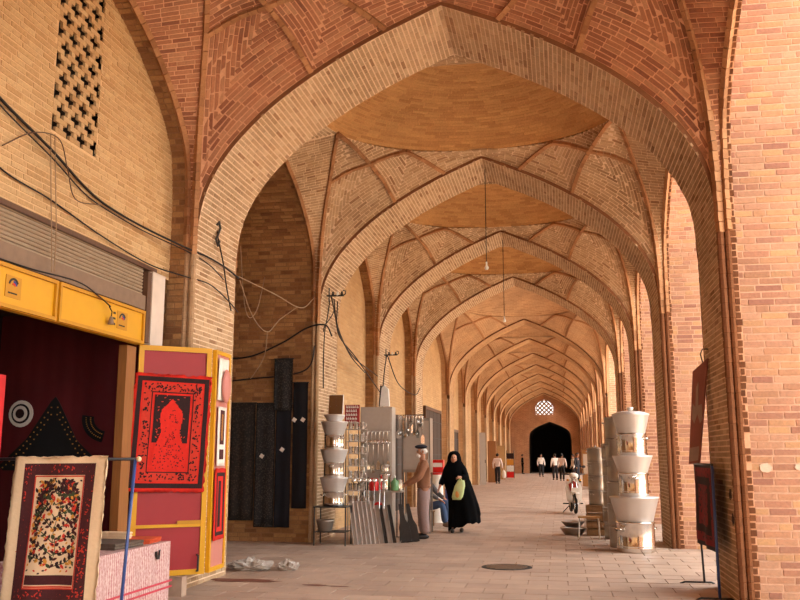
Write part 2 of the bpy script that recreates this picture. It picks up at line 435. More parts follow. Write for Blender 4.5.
ZD = 7.34                                     # foot of the domes
def make_bay(i, open_left, label):
    """vault between arch i and arch i + 1"""
    Y0 = FRONTS[i] + TH; Y1 = FRONTS[i + 1]; yc = (Y0 + Y1) / 2; b = (Y1 - Y0) / 2; q = b / 2.375
    near = 1 <= i <= NEAR - 1
    root = empty('ceiling', (0, 0, 0)); tag(root, label, None, None, 'structure')
    ref = np.array([XC, yc, 3.0])
    red = (i <= 1)
    tex = 'tex_red' if red else 'tex_vault'; bm_ = 'brick_red' if red else 'brick_cream'; mo = 'mortar_red' if red else 'mortar'
    ext = HALF.copy(); ext[:, 1] += 0.05; ext[:, 0] = np.where(ext[:, 0] > 1e-6, ext[:, 0] + .04, 0)
    AR = np.stack([ext[:, 0], np.full(len(ext), b), ext[:, 1]], 1)                # springing -> crown
    NA = np.array([2.82, 1.475 * q, 6.70]); N1 = np.array([2.45, 0.575 * q, ZD]); X_ = np.array([2.03, 1.475 * q, 7.03]); K_ = np.array([1.35, 1.675 * q, ZD - .04])
    P0 = AR[0]
    dl = (NA - P0); 
    def at(fr, z): p = P0 + dl * fr; p = p.copy(); p[2] = z; return p
    RA1 = catmull([P0, at(.05, 4.9), at(.2, 5.6), at(.52, 6.22), NA], 24)
    RA2 = catmull([NA, (NA + N1) / 2 + np.array([0, 0, .05]), N1], 12)
    ib = int(np.argmin(np.abs(ext[:, 0] - 1.74))); ic = int(np.argmin(np.abs(ext[:, 0] - 0.77)))
    Be = AR[ib]; Ce = AR[ic]; Tp = AR[-1]
    RB1 = catmull([Be, (Be + X_) / 2 + np.array([0, 0, .07]), X_], 12); RB2 = catmull([X_, (X_ + N1) / 2 + np.array([0, 0, .04]), N1], 10)
    RC1 = catmull([NA, (NA + X_) / 2 + np.array([0, 0, .05]), X_], 10); RC2 = catmull([X_, (X_ + K_) / 2 + np.array([0, 0, .03]), K_], 10)
    RC3 = catmull([K_, (K_ + Ce) / 2 + np.array([0, 0, .02]), Ce], 10)
    Ea, Eb = 2.56, 1.97 * q
    def ell(t0, t1, n=14):
        t = np.linspace(t0, t1, n); return np.stack([Ea * np.cos(t), Eb * np.sin(t), np.full(n, ZD)], 1)
    tK = math.atan2(K_[1] / Eb, K_[0] / Ea); tN = math.atan2(N1[1] / Eb, N1[0] / Ea)
    LA = np.stack([np.full(len(LAT), 3.33), LAT[:, 0] * b, LAT[:, 1]], 1)
    LA = np.vstack([[3.33, b, 4.175], LA]); La = LA[-1]
    E0 = np.array([0, Eb, ZD]); E1 = np.array([Ea, 0, ZD])
    EKN = ell(tN, tK); E_K0 = ell(tK, PI / 2); E_N1 = ell(tN, 0)
    RA = np.vstack([RA1, RA2[1:]])
    pt = lambda p: np.repeat(np.asarray(p)[None], 4, 0)
    ln = lambda a, c: np.linspace(a, c, 8)
    p1 = coons(AR[:ib + 1], RC1, RA1, RB1, 18, 18)
    p2 = coons(AR[ib:ic + 1], RC2, RB1, RC3[::-1], 12, 12)
    defs = []
    n1 = p1.shape[0]
    # the two herringbone leaves of each kite, split on the seam
    def leaf(P, upper):
        idx = {}; V = []; F_ = []
        n = P.shape[0]
        def vid(a, c):
            if (a, c) not in idx: idx[(a, c)] = len(V); V.append(P[a, c])
            return idx[(a, c)]
        for a in range(n - 1):
            for c in range(n - 1):
                if upper:
                    if c > a: F_.append((vid(a, c), vid(a + 1, c), vid(a + 1, c + 1), vid(a, c + 1)))
                    elif c == a: F_.append((vid(a, c), vid(a + 1, c + 1), vid(a, c + 1)))
                else:
                    if c < a: F_.append((vid(a, c), vid(a + 1, c), vid(a + 1, c + 1), vid(a, c + 1)))
                    elif c == a: F_.append((vid(a, c), vid(a + 1, c), vid(a + 1, c + 1)))
        return np.array(V), F_
    for P, g_lo, g_up in ((p1, AR[:ib + 1], RA1), (p2, AR[ib:ic + 1], RB1)):
        V, F_ = leaf(P, False); defs.append((V, F_, guide_uv(V, g_lo)))
        V, F_ = leaf(P, True); defs.append((V, F_, guide_uv(V, g_up)))
    def quadset(P):
        nu, nv = P.shape[:2]
        return P.reshape(-1, 3), [(a * nv + c, (a + 1) * nv + c, (a + 1) * nv + c + 1, a * nv + c + 1) for a in range(nu - 1) for c in range(nv - 1)]
    for P, g in ((coons(RC1, pt(N1), RA2, RB2, 10, 10), RC1), (coons(RC2, EKN[::1], RB2, pt(K_), 10, 10), RC2),
                 (coons(AR[ic:], E_K0, RC3[::-1], ln(Tp, E0), 10, 8), AR[ic:])):
        V, F_ = quadset(P); defs.append((V, F_, guide_uv(V, g)))
    PL = coons(LA, RA, ln(LA[0], RA[0]), ln(La, N1), 26, 8)
    V, F_ = quadset(PL)
    ac = np.r_[0, np.cumsum(np.linalg.norm(np.diff(PL[:, 3], axis=0), axis=1))]
    wd = np.stack([np.r_[0, np.cumsum(np.linalg.norm(np.diff(r, axis=0), axis=1))] for r in PL])
    defs.append((V, F_, np.stack([wd, np.repeat(ac[:, None], 8, 1)], 2).reshape(-1, 2)))
    PT = coons(pt(La), E_N1, ln(La, N1), ln(La, E1), 8, 8)
    V, F_ = quadset(PT); defs.append((V, F_, guide_uv(V, E_N1)))
    for sy in (1, -1):
        if near and sy < 0 and i == 1: pass
        for sx in (-1, 1):
            M = np.array([sx, sy, 1.0])
            for k, (V, F_, U) in enumerate(defs):
                W = V * M + np.array([XC, yc, 0])
                built = near and (sy > 0 or i >= 2)
                o = mesh_obj('vault_panel', W, F_, mo if built else tex, root, uvs=U, smooth=True)
                OCC.append((W, F_))
                if built: queue(o, root, bm_, lay(W, F_, U, ref, L=0.23, Hc=0.060, joint=.012, proud=.007, seed=i * 100 + k))
            for nm, C in (('rib', RA), ('rib', np.vstack([RB1, RB2[1:]])), ('rib', np.vstack([RC1, RC2[1:], RC3[1:]])), ('side_arch_edge', LA)):
                m = MB(); Cw = C * M + np.array([XC, yc, 0])
                if near:
                    nseg = max(4, int(np.linalg.norm(np.diff(Cw, axis=0), axis=1).sum() / .12)); Cw = resample(Cw, nseg + 1)
                    for a in range(nseg): sweep(m, np.stack([Cw[a] * .97 + Cw[a + 1] * .03, Cw[a] * .03 + Cw[a + 1] * .97]), ref, 0.065, -0.04, 0.042 + .006 * (a % 2))
                else: sweep(m, Cw, ref, 0.065, -0.04, 0.045)
                m.build(nm, 'rib_brick' , root)
    # dome: rings of brick
    nr = 60; nt_ = 72
    t = np.linspace(0, 2 * PI, nt_ + 1)
    rr = np.r_[1.07, np.cos(np.linspace(0, PI / 2, nr))]
    rise = 1.15
    def dz(r): return ZD + (rise * (1 - r ** 2) ** 0.8 if r <= 1 else .012)
    P = np.stack([np.stack([XC + Ea * r * np.cos(t), yc + Eb * r * np.sin(t), np.full_like(t, dz(r))], 1) for r in rr])
    mer = np.r_[0, np.cumsum(np.hypot(np.diff(rr) * (Ea + Eb) / 2, np.diff([dz(r) for r in rr])))]
    MER0 = mer[1]
    UV = np.stack([np.stack([t * (Ea + Eb) / 2, np.full_like(t, m_)], 1) for m_ in mer])
    od, V, F_, U = surf('dome', P, UV, ('mortar_ochre' if near and i >= 2 else tex), root)
    if near and i >= 2:
        out = []; rng = np.random.default_rng(i)
        for a, m_ in enumerate(np.arange(0.03, mer[-1] - MER0 - .1, 0.062)):
            r = np.interp(m_ + MER0, mer, rr); r2 = np.interp(m_ + .04 + MER0, mer, rr)
            cnt = max(6, int(2 * PI * r * (Ea + Eb) / 2 / 0.25)); off = rng.uniform(0, 1)
            for k in range(cnt):
                th = 2 * PI * (k + off) / cnt
                p = np.array([XC + Ea * r * math.cos(th), yc + Eb * r * math.sin(th), dz(r)])
                p2 = np.array([XC + Ea * r2 * math.cos(th), yc + Eb * r2 * math.sin(th), dz(r2)])
                tu = np.array([-Ea * math.sin(th), Eb * math.cos(th), 0]) * r; l = np.linalg.norm(tu) * 2 * PI / cnt; tu /= np.linalg.norm(tu)
                tv = p2 - p; tv -= tu * (tv @ tu); tv /= np.linalg.norm(tv); nn = np.cross(tu, tv)
                if nn[2] > 0: nn = -nn; tv = -tv
                h = .009 * rng.uniform(.6, 1.3)
                out.append((p + nn * (h / 2 - .01), tu * (l - .012), tv * .055, nn * (h + .02)))
        queue(od, root, 'brick_ochre', out)
    # crowns of the side arches: soffits out to the side walls
    for sx in (-1, 1):
        dep = (0.24 if not open_left else 2.55) if sx < 0 else 0.08
        half = np.vstack([[b, 0.0], [b, 2.4], np.stack([LAT[:, 0] * b, LAT[:, 1]], 1)])
        path = np.vstack([np.stack([-half[:, 0], half[:, 1]], 1), np.stack([half[::-1, 0], half[::-1, 1]], 1)[1:]])
        s = np.r_[0, np.cumsum(np.linalg.norm(np.diff(path, axis=0), axis=1))]
        P = np.stack([np.stack([np.full(len(path), XC + sx * x), yc + path[:, 0], path[:, 1]], 1) for x in (3.33, 3.33 + dep / 2, 3.33 + dep)])
        UV = np.stack([np.stack([np.full(len(path), x), s], 1) for x in (0, dep / 2, dep)])
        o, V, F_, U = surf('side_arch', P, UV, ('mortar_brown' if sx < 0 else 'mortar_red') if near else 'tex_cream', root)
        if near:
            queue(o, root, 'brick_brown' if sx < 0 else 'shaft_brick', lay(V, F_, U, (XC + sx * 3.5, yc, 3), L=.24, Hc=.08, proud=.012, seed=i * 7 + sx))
    # outer wall above the side arch on the open side, up to the roof
    half = np.stack([LAT[:, 0] * b, LAT[:, 1]], 1); path = np.vstack([[-b, 0], np.stack([-half[:, 0], half[:, 1]], 1), np.stack([half[::-1, 0], half[::-1, 1]], 1)[1:], [b, 0]])
    Pw = np.stack([np.stack([np.full(len(path), XC + 3.412), yc + path[:, 0], path[:, 1]], 1), np.stack([np.full(len(path), XC + 3.412), yc + path[:, 0], np.full(len(path), 8.7)], 1)])
    UVw = Pw[..., 1:].copy()
    surf('outer_wall', Pw, UVw, 'tex_pink', root)
    return root

arches = [make_arch(i) for i in range(0, len(FRONTS))]
BAYL = {1: 'red brick ribbed vault in front of the first arch, over the carpet shop',
        2: 'brick ribbed vault with an ochre ring dome, just beyond the first arch'}
ceilings = []
for i in range(0, len(FRONTS) - 1):
    ceilings.append(make_bay(i, i == 2, BAYL.get(i, 'brick ribbed vault and shallow dome, bay beyond the %s arch of the passage' % ORD[i - 1] if i > 0 else 'brick ribbed vault over the viewpoint')))

# ---------------------------------------------------------------- side walls
def flat_wall(name, p0, ex, w, z0, z1, mat, ref, label=None, parent=None, bricks=None, hole=None, joint=.014, Hc=.085, L=.30, seed=0, proud=.012):
    """vertical wall from p0 along unit ex, width w; hole = (u0, u1, z0, z1) left open"""
    p0 = np.array(p0, float); ex = np.array(ex, float)
    us = sorted({0.0, w} | ({hole[0], hole[1]} if hole else set())); zs = sorted({z0, z1} | ({hole[2], hole[3]} if hole else set()))
    V = [p0 + ex * u + np.array([0, 0, z]) for u in us for z in zs]; U = [(u, z) for u in us for z in zs]; nz = len(zs); F_ = []
    for a in range(len(us) - 1):
        for c in range(nz - 1):
            if hole and hole[0] <= (us[a] + us[a + 1]) / 2 <= hole[1] and hole[2] <= (zs[c] + zs[c + 1]) / 2 <= hole[3]: continue
            F_.append((a * nz + c, (a + 1) * nz + c, (a + 1) * nz + c + 1, a * nz + c + 1))
    o = mesh_obj(name, V, F_, mat, parent, uvs=U); OCC.append((np.array(V), F_))
    if label: tag(o, label, None, None, 'structure')
    if bricks: queue(o, o, bricks, lay(V, F_, U, ref, L=L, Hc=Hc, seed=seed, proud=proud, joint=joint))
    return o

XL = XC - HW; XR = XC + HW
NICHE_X = XC - 5.9                                  # back of the open recess on the left
SHOP_X = -4.88                                      # face of the walled-up side arches on the left
BUT = XC + 5.9                                      # outer end of the cross walls on the right
for i in range(0, len(FRONTS)):
    Y0 = FRONTS[i]; near = 2 <= i <= NEAR
    # cross walls facing back towards the near end, and their far faces
    nm = ORD[i - 1] if i >= 2 else 'near'
    flat_wall('wall_right', (XC + 3.34, Y0 + .015, 0), (1, 0, 0), 2.56, 0, 8.6, 'mortar_pink' if near else 'tex_pink', (2.8, Y0 - 5, 3),
              'sunlit pink brick cross wall on the open side, beside the %s arch' % nm, bricks='brick_pink' if near else None, seed=i * 3, Hc=.08, L=.29, joint=.016, proud=.007)
    flat_wall('wall_right', (XC + 3.34, Y0 + TH - .015, 0), (1, 0, 0), 2.56, 0, 8.6, 'tex_pink', (2.8, Y0 + 5, 3),
              'far face of the pink brick cross wall beside the %s arch' % nm)
    flat_wall('wall_right', (BUT, Y0 + .015, 0), (0, 1, 0), TH - .03, 0, 8.6, 'tex_pink', (9, Y0, 3), 'outer end of the brick cross wall beside the %s arch' % nm)
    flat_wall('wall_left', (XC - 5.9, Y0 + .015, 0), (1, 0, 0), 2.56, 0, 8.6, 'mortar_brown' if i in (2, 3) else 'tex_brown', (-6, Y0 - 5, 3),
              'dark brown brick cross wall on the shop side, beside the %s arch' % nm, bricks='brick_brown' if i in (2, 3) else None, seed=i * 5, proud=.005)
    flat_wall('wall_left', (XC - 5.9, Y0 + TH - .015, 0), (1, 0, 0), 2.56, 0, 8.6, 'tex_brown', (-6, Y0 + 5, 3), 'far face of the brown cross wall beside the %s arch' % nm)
# walled-up side arches on the left
for i in range(0, len(FRONTS) - 1):
    if i in (1, 2): continue
    Y0 = FRONTS[i] + TH; Y1 = FRONTS[i + 1]
    flat_wall('wall_left', (SHOP_X, Y0, 0), (0, 1, 0), Y1 - Y0, 0, 7.2, 'tex_tan', (0, Y0, 3),
              'tan brick infill wall of the side arch beyond the %s arch' % (ORD[i - 1] if i else 'near'))
# shop bay: infill wall above the shop front, with a pierced panel
LAT_Y0, LAT_Y1, LAT_Z0, LAT_Z1 = 7.58, 8.44, 4.80, 6.70
Yb0 = FRONTS[1] + TH; Yb1 = FRONTS[2]
wall_shop = flat_wall('wall_left', (SHOP_X, Yb0, 0), (0, 1, 0), Yb1 - Yb0, 3.82, 7.2, 'mortar_tan', (0, 8, 5), 'tan brick wall with a pierced panel above the yellow shop sign',
                      bricks='brick_tan', hole=(LAT_Y0 - Yb0, LAT_Y1 - Yb0, LAT_Z0, LAT_Z1), Hc=.062, L=.25, proud=.006, seed=77)
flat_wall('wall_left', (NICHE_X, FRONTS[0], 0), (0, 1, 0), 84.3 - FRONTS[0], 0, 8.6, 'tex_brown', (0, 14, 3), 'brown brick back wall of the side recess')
# pierced panel: brick cells left open in small crosses over a dark gap
NCX = 13; cw = (LAT_Y1 - LAT_Y0) / NCX; chh = 0.056
m = MB(); nzc = int((LAT_Z1 - LAT_Z0) / chh)
def is_hole(a, c):
    r = c // 3; dy = c - (3 * r + 1); off = (a - 2 * (r % 2)) % 4
    return (dy == 0 and off in (0, 1, 3)) or (dy != 0 and off == 0)
for c in range(nzc):
    a = 0
    while a < NCX:
        if is_hole(a, c): a += 1; continue
        e = a
        while e < NCX and not is_hole(e, c) and e - a < 4: e += 1
        m.box((SHOP_X - .012, LAT_Y0 + cw * (a + e) / 2, LAT_Z0 + chh * (c + .5)), (.03, cw * (e - a) - .002, chh - .003)); a = e
m.build('pierced_brickwork', 'brick_tan', wall_shop)
plain('soot', (34, 22, 14), 0.95)
MB().box((SHOP_X - .14, (LAT_Y0 + LAT_Y1) / 2, (LAT_Z0 + LAT_Z1) / 2), (.04, LAT_Y1 - LAT_Y0 + .8, LAT_Z1 - LAT_Z0 + .8)).build('panel_backing', 'soot', wall_shop)

# end wall with the pointed doorway and the lattice window
YE = FRONTS[-1] + TH
def end_wall():
    pr = profile_path(0.3); 
    mid = -1.33
    # doorway outline (x, z): half width 2.35, crown 4.4
    dw, zs_, zc = 2.1, 3.0, 4.75
    dw = 1.95; door = catmull([(dw, zs_), (dw * .93, zs_ + .75), (dw * .62, zs_ + 1.25), (0, zc)], 14)
    dox = 0.48
    outer = [(x, z) for x, z in zip(pr[:, 0], pr[:, 1])]
    bm = bmesh.new()
    ov = [bm.verts.new((XC + x, YE, z)) for x, z in outer]
    inner = [(-dw, 0.0)] + [(-x, z) for x, z in door] + [(x, z) for x, z in door[::-1][1:]] + [(dw, 0.0)]
    iv = [bm.verts.new((XC + dox + x, YE, z)) for x, z in inner]
    bm.faces.new(ov + iv[::-1])
    bmesh.ops.triangulate(bm, faces=bm.faces[:])
    me = bpy.data.meshes.new('wall_end'); ul = bm.loops.layers.uv.new('UVMap')
    for f in bm.faces:
        for l in f.loops: l[ul].uv = (l.vert.co.x, l.vert.co.z)
    bm.to_mesh(me); bm.free(); me.materials.append(MATS['tex_red'])
    o = bpy.data.objects.new('wall_end', me); COL.objects.link(o)
    tag(o, 'brick end wall of the passage with a dark pointed doorway', None, None, 'structure')
    # doorway passage behind: jambs and crown 6 m deep, closed
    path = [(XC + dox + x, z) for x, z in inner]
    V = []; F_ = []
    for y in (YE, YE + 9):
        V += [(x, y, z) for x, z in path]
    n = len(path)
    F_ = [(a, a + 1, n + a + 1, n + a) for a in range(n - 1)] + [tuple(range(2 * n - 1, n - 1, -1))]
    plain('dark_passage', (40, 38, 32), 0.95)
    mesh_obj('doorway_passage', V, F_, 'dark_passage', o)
    # lattice window: white light behind a net of brick
    plain('bright_glass', (250, 250, 246), 0.4, emit=1.0, noise=0)
    wx, wz, r = XC + 0.02, 6.02, 0.78
    gl = MB(); gl.prism([(-.78, -.6), (.78, -.6), (.82, .1), (.55, .5), (0, .78), (-.55, .5), (-.82, .1)], (wx, YE - .02, wz), (1, 0, 0), (0, 0, 1), (0, 1, 0), .015)
    g = gl.build('window_1', 'bright_glass'); tag(g, 'small bright lattice window high in the end wall', None, None, 'structure')
    for k in range(-5, 6):
        for sgn in (1, -1):
            a = Vector((wx + k * .40 - .8, YE - .06, wz - .8 * sgn)); c = Vector((wx + k * .40 + .8, YE - .06, wz + .8 * sgn))
            # clip to the window's box
            pts = [a.lerp(c, t / 40) for t in range(41)]
            pts = [p for p in pts if abs(p.x - wx) < .8 and -.62 < p.z - wz < (.78 - .9 * max(0, abs(p.x - wx) - 0.05) * .75)]
            if len(pts) > 2: MB().bar(pts[0], pts[-1], .13, .07, up=(0, 1, 0)).build('lattice_bar', 'rib_brick', g)
end_wall()
flat_wall('wall_end', (NICHE_X, YE + .25, 0), (1, 0, 0), 9.7, 4.95, 8.75, 'tex_red', (0, 0, 3), 'brick backing wall above the far doorway')
for x_, w_ in ((NICHE_X, 3.4), (XC + 2.9, 0.7)): flat_wall('wall_end', (x_, YE + .25, 0), (1, 0, 0), w_, 0, 4.95, 'tex_red', (0, 0, 3), 'brick backing wall beside the far doorway')

# unseen roof over the vaults, extended over the right walls to cut their daylight
plain('roof_clay', (150, 120, 90), 0.95)
r_ = MB().box((XC - .5, 41.4, 8.75), (11.2, 86.6, .1)).build('roof', 'roof_clay'); tag(r_, 'flat clay roof above the vaults, extended to dim the right cross walls', None, None, 'structure')
rb_ = MB().box((XC - 1.0, -7.6, 8.75), (9.4, 12.2, .1)).build('roof', 'roof_clay'); tag(rb_, 'unseen flat clay roof added behind the viewpoint to hold back sky light', None, None, 'structure')  # roof and two walls below added out of view to cut frontal sky light
flat_wall('wall_left', (SHOP_X, -13.6, 0), (0, 1, 0), 12.0, 0, 8.7, 'tex_tan', (0, -5, 3), 'unseen tan brick side wall added behind the viewpoint to hold back sky light')
flat_wall('wall_light_block', (NICHE_X, -13.6, 0), (1, 0, 0), 10.2, 0, 8.7, 'tex_tan', (0, 0, 3), 'unseen tan brick wall added far behind the viewpoint to hold back sky light')
# ---------------------------------------------------------------- floor
plain('paving_joint', (160, 134, 114), 0.95, noise=.25, scale=6)
def tile_mat():
    m, nt, b = new_mat('paving')
    oi = N(nt, 'ShaderNodeObjectInfo'); ge = N(nt, 'ShaderNodeNewGeometry')
    a1 = N(nt, 'ShaderNodeMath', _operation='ADD'); a2 = N(nt, 'ShaderNodeMath', _operation='FRACT')
    nt.links.new(oi.outputs['Random'], a1.inputs[0]); nt.links.new(ge.outputs['Random Per Island'], a1.inputs[1]); nt.links.new(a1.outputs[0], a2.inputs[0])
    r = ramp(nt, [(176, 150, 132), (186, 160, 140), (170, 144, 126), (182, 156, 136)]); nt.links.new(a2.outputs[0], r.inputs['Fac'])
    n1 = N(nt, 'ShaderNodeTexNoise', Scale=1.1, Detail=7.0, Roughness=.7); nt.links.new(ge.outputs['Position'], n1.inputs['Vector'])
    mr = N(nt, 'ShaderNodeMapRange'); mr.inputs['From Min'].default_value = .3; mr.inputs['From Max'].default_value = .7; mr.inputs['To Min'].default_value = .72; mr.inputs['To Max'].default_value = 1.1
    nt.links.new(n1.outputs['Fac'], mr.inputs['Value'])
    vm = N(nt, 'ShaderNodeVectorMath', _operation='SCALE'); nt.links.new(r.outputs['Color'], vm.inputs[0]); nt.links.new(mr.outputs[0], vm.inputs['Scale'])
    nt.links.new(vm.outputs[0], b.inputs['Base Color']); b.inputs['Roughness'].default_value = .55; b.inputs['Specular IOR Level'].default_value = .35
    mr2 = N(nt, 'ShaderNodeMapRange'); mr2.inputs['To Min'].default_value = .4; mr2.inputs['To Max'].default_value = .75
    nt.links.new(n1.outputs['Fac'], mr2.inputs['Value']); nt.links.new(mr2.outputs[0], b.inputs['Roughness'])
tile_mat()
floor = MB().box((1.0, 41, -.02), (16.5, 110, .04)).build('floor', 'paving_joint'); tag(floor, 'worn pinkish stone paving of the passage', None, None, 'structure')
tiles = []
TS, TW = 0.40, 0.50
rng = np.random.default_rng(5)
for r in range(int(-2 / TS), int(84 / TS)):
    y = r * TS + TS / 2
    x = -7.2 + (TW / 2 if r % 2 else 0)
    while x < 4.6:
        w = TW; tiles.append((np.array([x + w / 2, y, .004 + rng.uniform(0, .004)]), np.array([w - .009, 0, 0.]), np.array([0, TS - .009, 0]), np.array([0, 0, .012]))); x += w
queue(floor, floor, 'paving', tiles)
plain('court_ground', (206, 186, 160), .95, scale=3, noise=.15)
cg = MB().box((34.2, 41, -.03), (50, 160, .04)).build('ground', 'court_ground'); tag(cg, 'pale sunlit ground of the open court beside the passage', None, None, 'structure')
plain('court_wall', (214, 186, 148), .95, scale=3, noise=.15)
cwl = MB().box((26, 41, 3.2), (.4, 150, 6.4)).build('wall_court', 'court_wall'); tag(cwl, 'pale wall on the far side of the open court', None, None, 'structure')

# ---------------------------------------------------------------- bricks: those that show largest become pieces of their own, the rest stay joined
def unit_box(name):
    me = bpy.data.meshes.new(name); e = .035
    v = []
    for s_ in ((-.5, 1.0), (.5, .99)): v += [(x * s_[1], y * (s_[1] if s_[1] == 1 else .97), s_[0]) for x, y in ((-.5, -.5), (.5, -.5), (.5, .5), (-.5, .5))]
    me.from_pydata(v, [], [(4, 5, 6, 7), (0, 1, 5, 4), (1, 2, 6, 5), (2, 3, 7, 6), (3, 0, 4, 7), (3, 2, 1, 0)]); me.update(); return me
UNIT = {}
def unit_mesh(mat, nm):
    if (mat, nm) not in UNIT:
        me = unit_box(nm); me.materials.append(MATS[mat]); UNIT[(mat, nm)] = me
    return UNIT[(mat, nm)]

def flush_bricks(limit=300):
    V = []; F_ = []; k = 0
    for v, f in OCC:
        V += [tuple(x) for x in v]; F_ += [tuple(i + k for i in q) for q in f]; k += len(v)
    bvh = BVHTree.FromPolygons(V, F_)
    byrest = {}
    for holder, rest, mat, bl in BRICKS: byrest.setdefault(rest.name, [rest, []])[1].extend([(holder, mat, b) for b in bl])
    cv = Vector(CC)
    for nm, (rest, items) in byrest.items():
        if not items: continue
        C = np.array([b[0] for _, _, b in items]); A = np.array([b[1] for _, _, b in items]); B = np.array([b[2] for _, _, b in items]); Nn = np.array([b[3] for _, _, b in items])
        x, y, z = project(C); xa, ya, _ = project(C + A); xb, yb, _ = project(C + B)
        la = np.hypot(xa - x, ya - y); lb = np.hypot(xb - x, yb - y)
        area = np.abs((xa - x) * (yb - y) - (xb - x) * (ya - y))
        ok = (x > 1) & (x < 799) & (y > 1) & (y < 599) & (z > .5) & (np.einsum('ij,ij->i', Nn, CC - C) > 0) & (np.maximum(la, lb) >= 9)
        cand = np.nonzero(ok)[0]; cand = cand[np.argsort(-area[cand])]
        pick = []
        for c in cand:
            p = Vector(C[c] + Nn[c] / np.linalg.norm(Nn[c]) * .04); d = cv - p
            if bvh.ray_cast(p, d.normalized(), d.length)[0] is None: pick.append(int(c))
            if len(pick) >= limit: break
        ps = set(pick); piece = 'paving_stone' if rest.name == 'floor' else 'brick'
        for c in pick:
            h, mat, b = items[c]
            o = bpy.data.objects.new(piece, unit_mesh(mat, piece)); COL.objects.link(o); o.parent = h
            M = Matrix(((b[1][0], b[2][0], b[3][0], b[0][0]), (b[1][1], b[2][1], b[3][1], b[0][1]), (b[1][2], b[2][2], b[3][2], b[0][2]), (0, 0, 0, 1)))
            o.matrix_basis = M
        left = {}
        for c in range(len(items)):
            if c not in ps: left.setdefault(items[c][1], []).append(c)
        if not left: continue
        base = np.array([v.co[:] for v in unit_mesh(items[0][1], piece).vertices]); fb = np.array([(4, 5, 6, 7), (0, 1, 5, 4), (1, 2, 6, 5), (2, 3, 7, 6), (3, 0, 4, 7)])
        Vs = []; Fs = []; mi = []; k = 0; mats = list(left)
        for q, mt in enumerate(mats):
            ix = np.array(left[mt])
            W = C[ix][:, None] + base[None, :, :1] * A[ix][:, None] + base[None, :, 1:2] * B[ix][:, None] + base[None, :, 2:] * Nn[ix][:, None]
            Vs.append(W.reshape(-1, 3)); Fs.append((fb[None] + (np.arange(len(ix)) * 8)[:, None, None] + k).reshape(-1, 4)); k += 8 * len(ix); mi += [q] * (5 * len(ix))
        Vs = np.vstack(Vs).astype(np.float32); Fs = np.vstack(Fs).astype(np.int32)
        me = bpy.data.meshes.new('brickwork'); me.vertices.add(len(Vs)); me.vertices.foreach_set('co', Vs.ravel())
        me.loops.add(Fs.size); me.loops.foreach_set('vertex_index', Fs.ravel()); me.polygons.add(len(Fs))
        me.polygons.foreach_set('loop_start', np.arange(0, Fs.size, 4, dtype=np.int32)); me.polygons.foreach_set('loop_total', np.full(len(Fs), 4, dtype=np.int32))
        for mt in mats: me.materials.append(MATS[mt])
        me.polygons.foreach_set('material_index', np.array(mi, dtype=np.int32)); me.polygons.foreach_set('use_smooth', np.zeros(len(Fs), dtype=bool)); me.update(calc_edges=True); me.validate()
        o = bpy.data.objects.new('paving_stones' if piece == 'paving_stone' else 'brickwork', me); COL.objects.link(o); o.parent = rest; o['kind'] = 'stuff'
flush_bricks()
# ================================================================ the textile shop on the left
def wood(name, c1, c2, rough=.55):
    m, nt, b = new_mat(name)
    tc = N(nt, 'ShaderNodeTexCoord'); mp = N(nt, 'ShaderNodeMapping'); mp.inputs['Scale'].default_value = (14, 14, 1.2)
    nz = N(nt, 'ShaderNodeTexNoise', Scale=3.0, Detail=6.0); r = ramp(nt, [c1, c2])
    nt.links.new(tc.outputs['Object'], mp.inputs['Vector']); nt.links.new(mp.outputs[0], nz.inputs['Vector']); nt.links.new(nz.outputs['Fac'], r.inputs['Fac']); nt.links.new(r.outputs['Color'], b.inputs['Base Color'])
    b.inputs['Roughness'].default_value = rough
    return m
plain('yellow_paint', (206, 150, 20), .4, noise=.1, scale=5); plain('yellow_edge', (184, 128, 16), .45, noise=.15, scale=9)
plain('shutter_metal', (166, 146, 122), .5, metal=.3, noise=.18, scale=8); plain('shutter_box', (128, 104, 84), .7, noise=.2)
wood('jamb_wood', (120, 74, 34), (160, 106, 52)); wood('dark_wood', (70, 44, 28), (104, 68, 42))
plain('white_paint', (214, 196, 180), .6, noise=.14, scale=6)
plain('red_paint', (150, 34, 40), .42, noise=.12, scale=4); plain('pink_paint', (190, 120, 108), .5, noise=.1, scale=4)
plain('red_lacquer', (196, 22, 26), .4, noise=.08)
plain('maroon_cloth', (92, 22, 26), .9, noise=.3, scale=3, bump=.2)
plain('black_cloth', (22, 20, 20), .9, noise=.3); plain('cream_cloth', (226, 196, 158), .9, noise=.08, scale=30, bump=.2)
plain('maroon_print', (70, 26, 28), .9, noise=.35, scale=40); plain('red_cloth', (206, 36, 22), .9, noise=.16, scale=24, bump=.3)
plain('dark_print', (42, 18, 18), .9, noise=.4, scale=40); plain('red_print', (196, 52, 34), .9, noise=.25, scale=30); plain('green_print', (58, 68, 40), .9, noise=.3)
plain('ochre_print', (204, 140, 54), .9, noise=.2); plain('blue_metal', (44, 70, 128), .35, noise=.15, spec=.6); plain('black_metal', (26, 26, 32), .4, noise=.2, spec=.6)
plain('cable_black', (26, 20, 18), .7); plain('cable_tan', (150, 122, 92), .7); plain('ink_black', (30, 26, 24), .6); plain('ink_red', (190, 40, 34), .6); plain('ink_blue', (36, 60, 140), .6); plain('white_cloth', (230, 222, 210), .9, noise=.08, bump=.2)
plain('plinth_stone', (168, 142, 122), .9, noise=.25, scale=9, bump=.4)

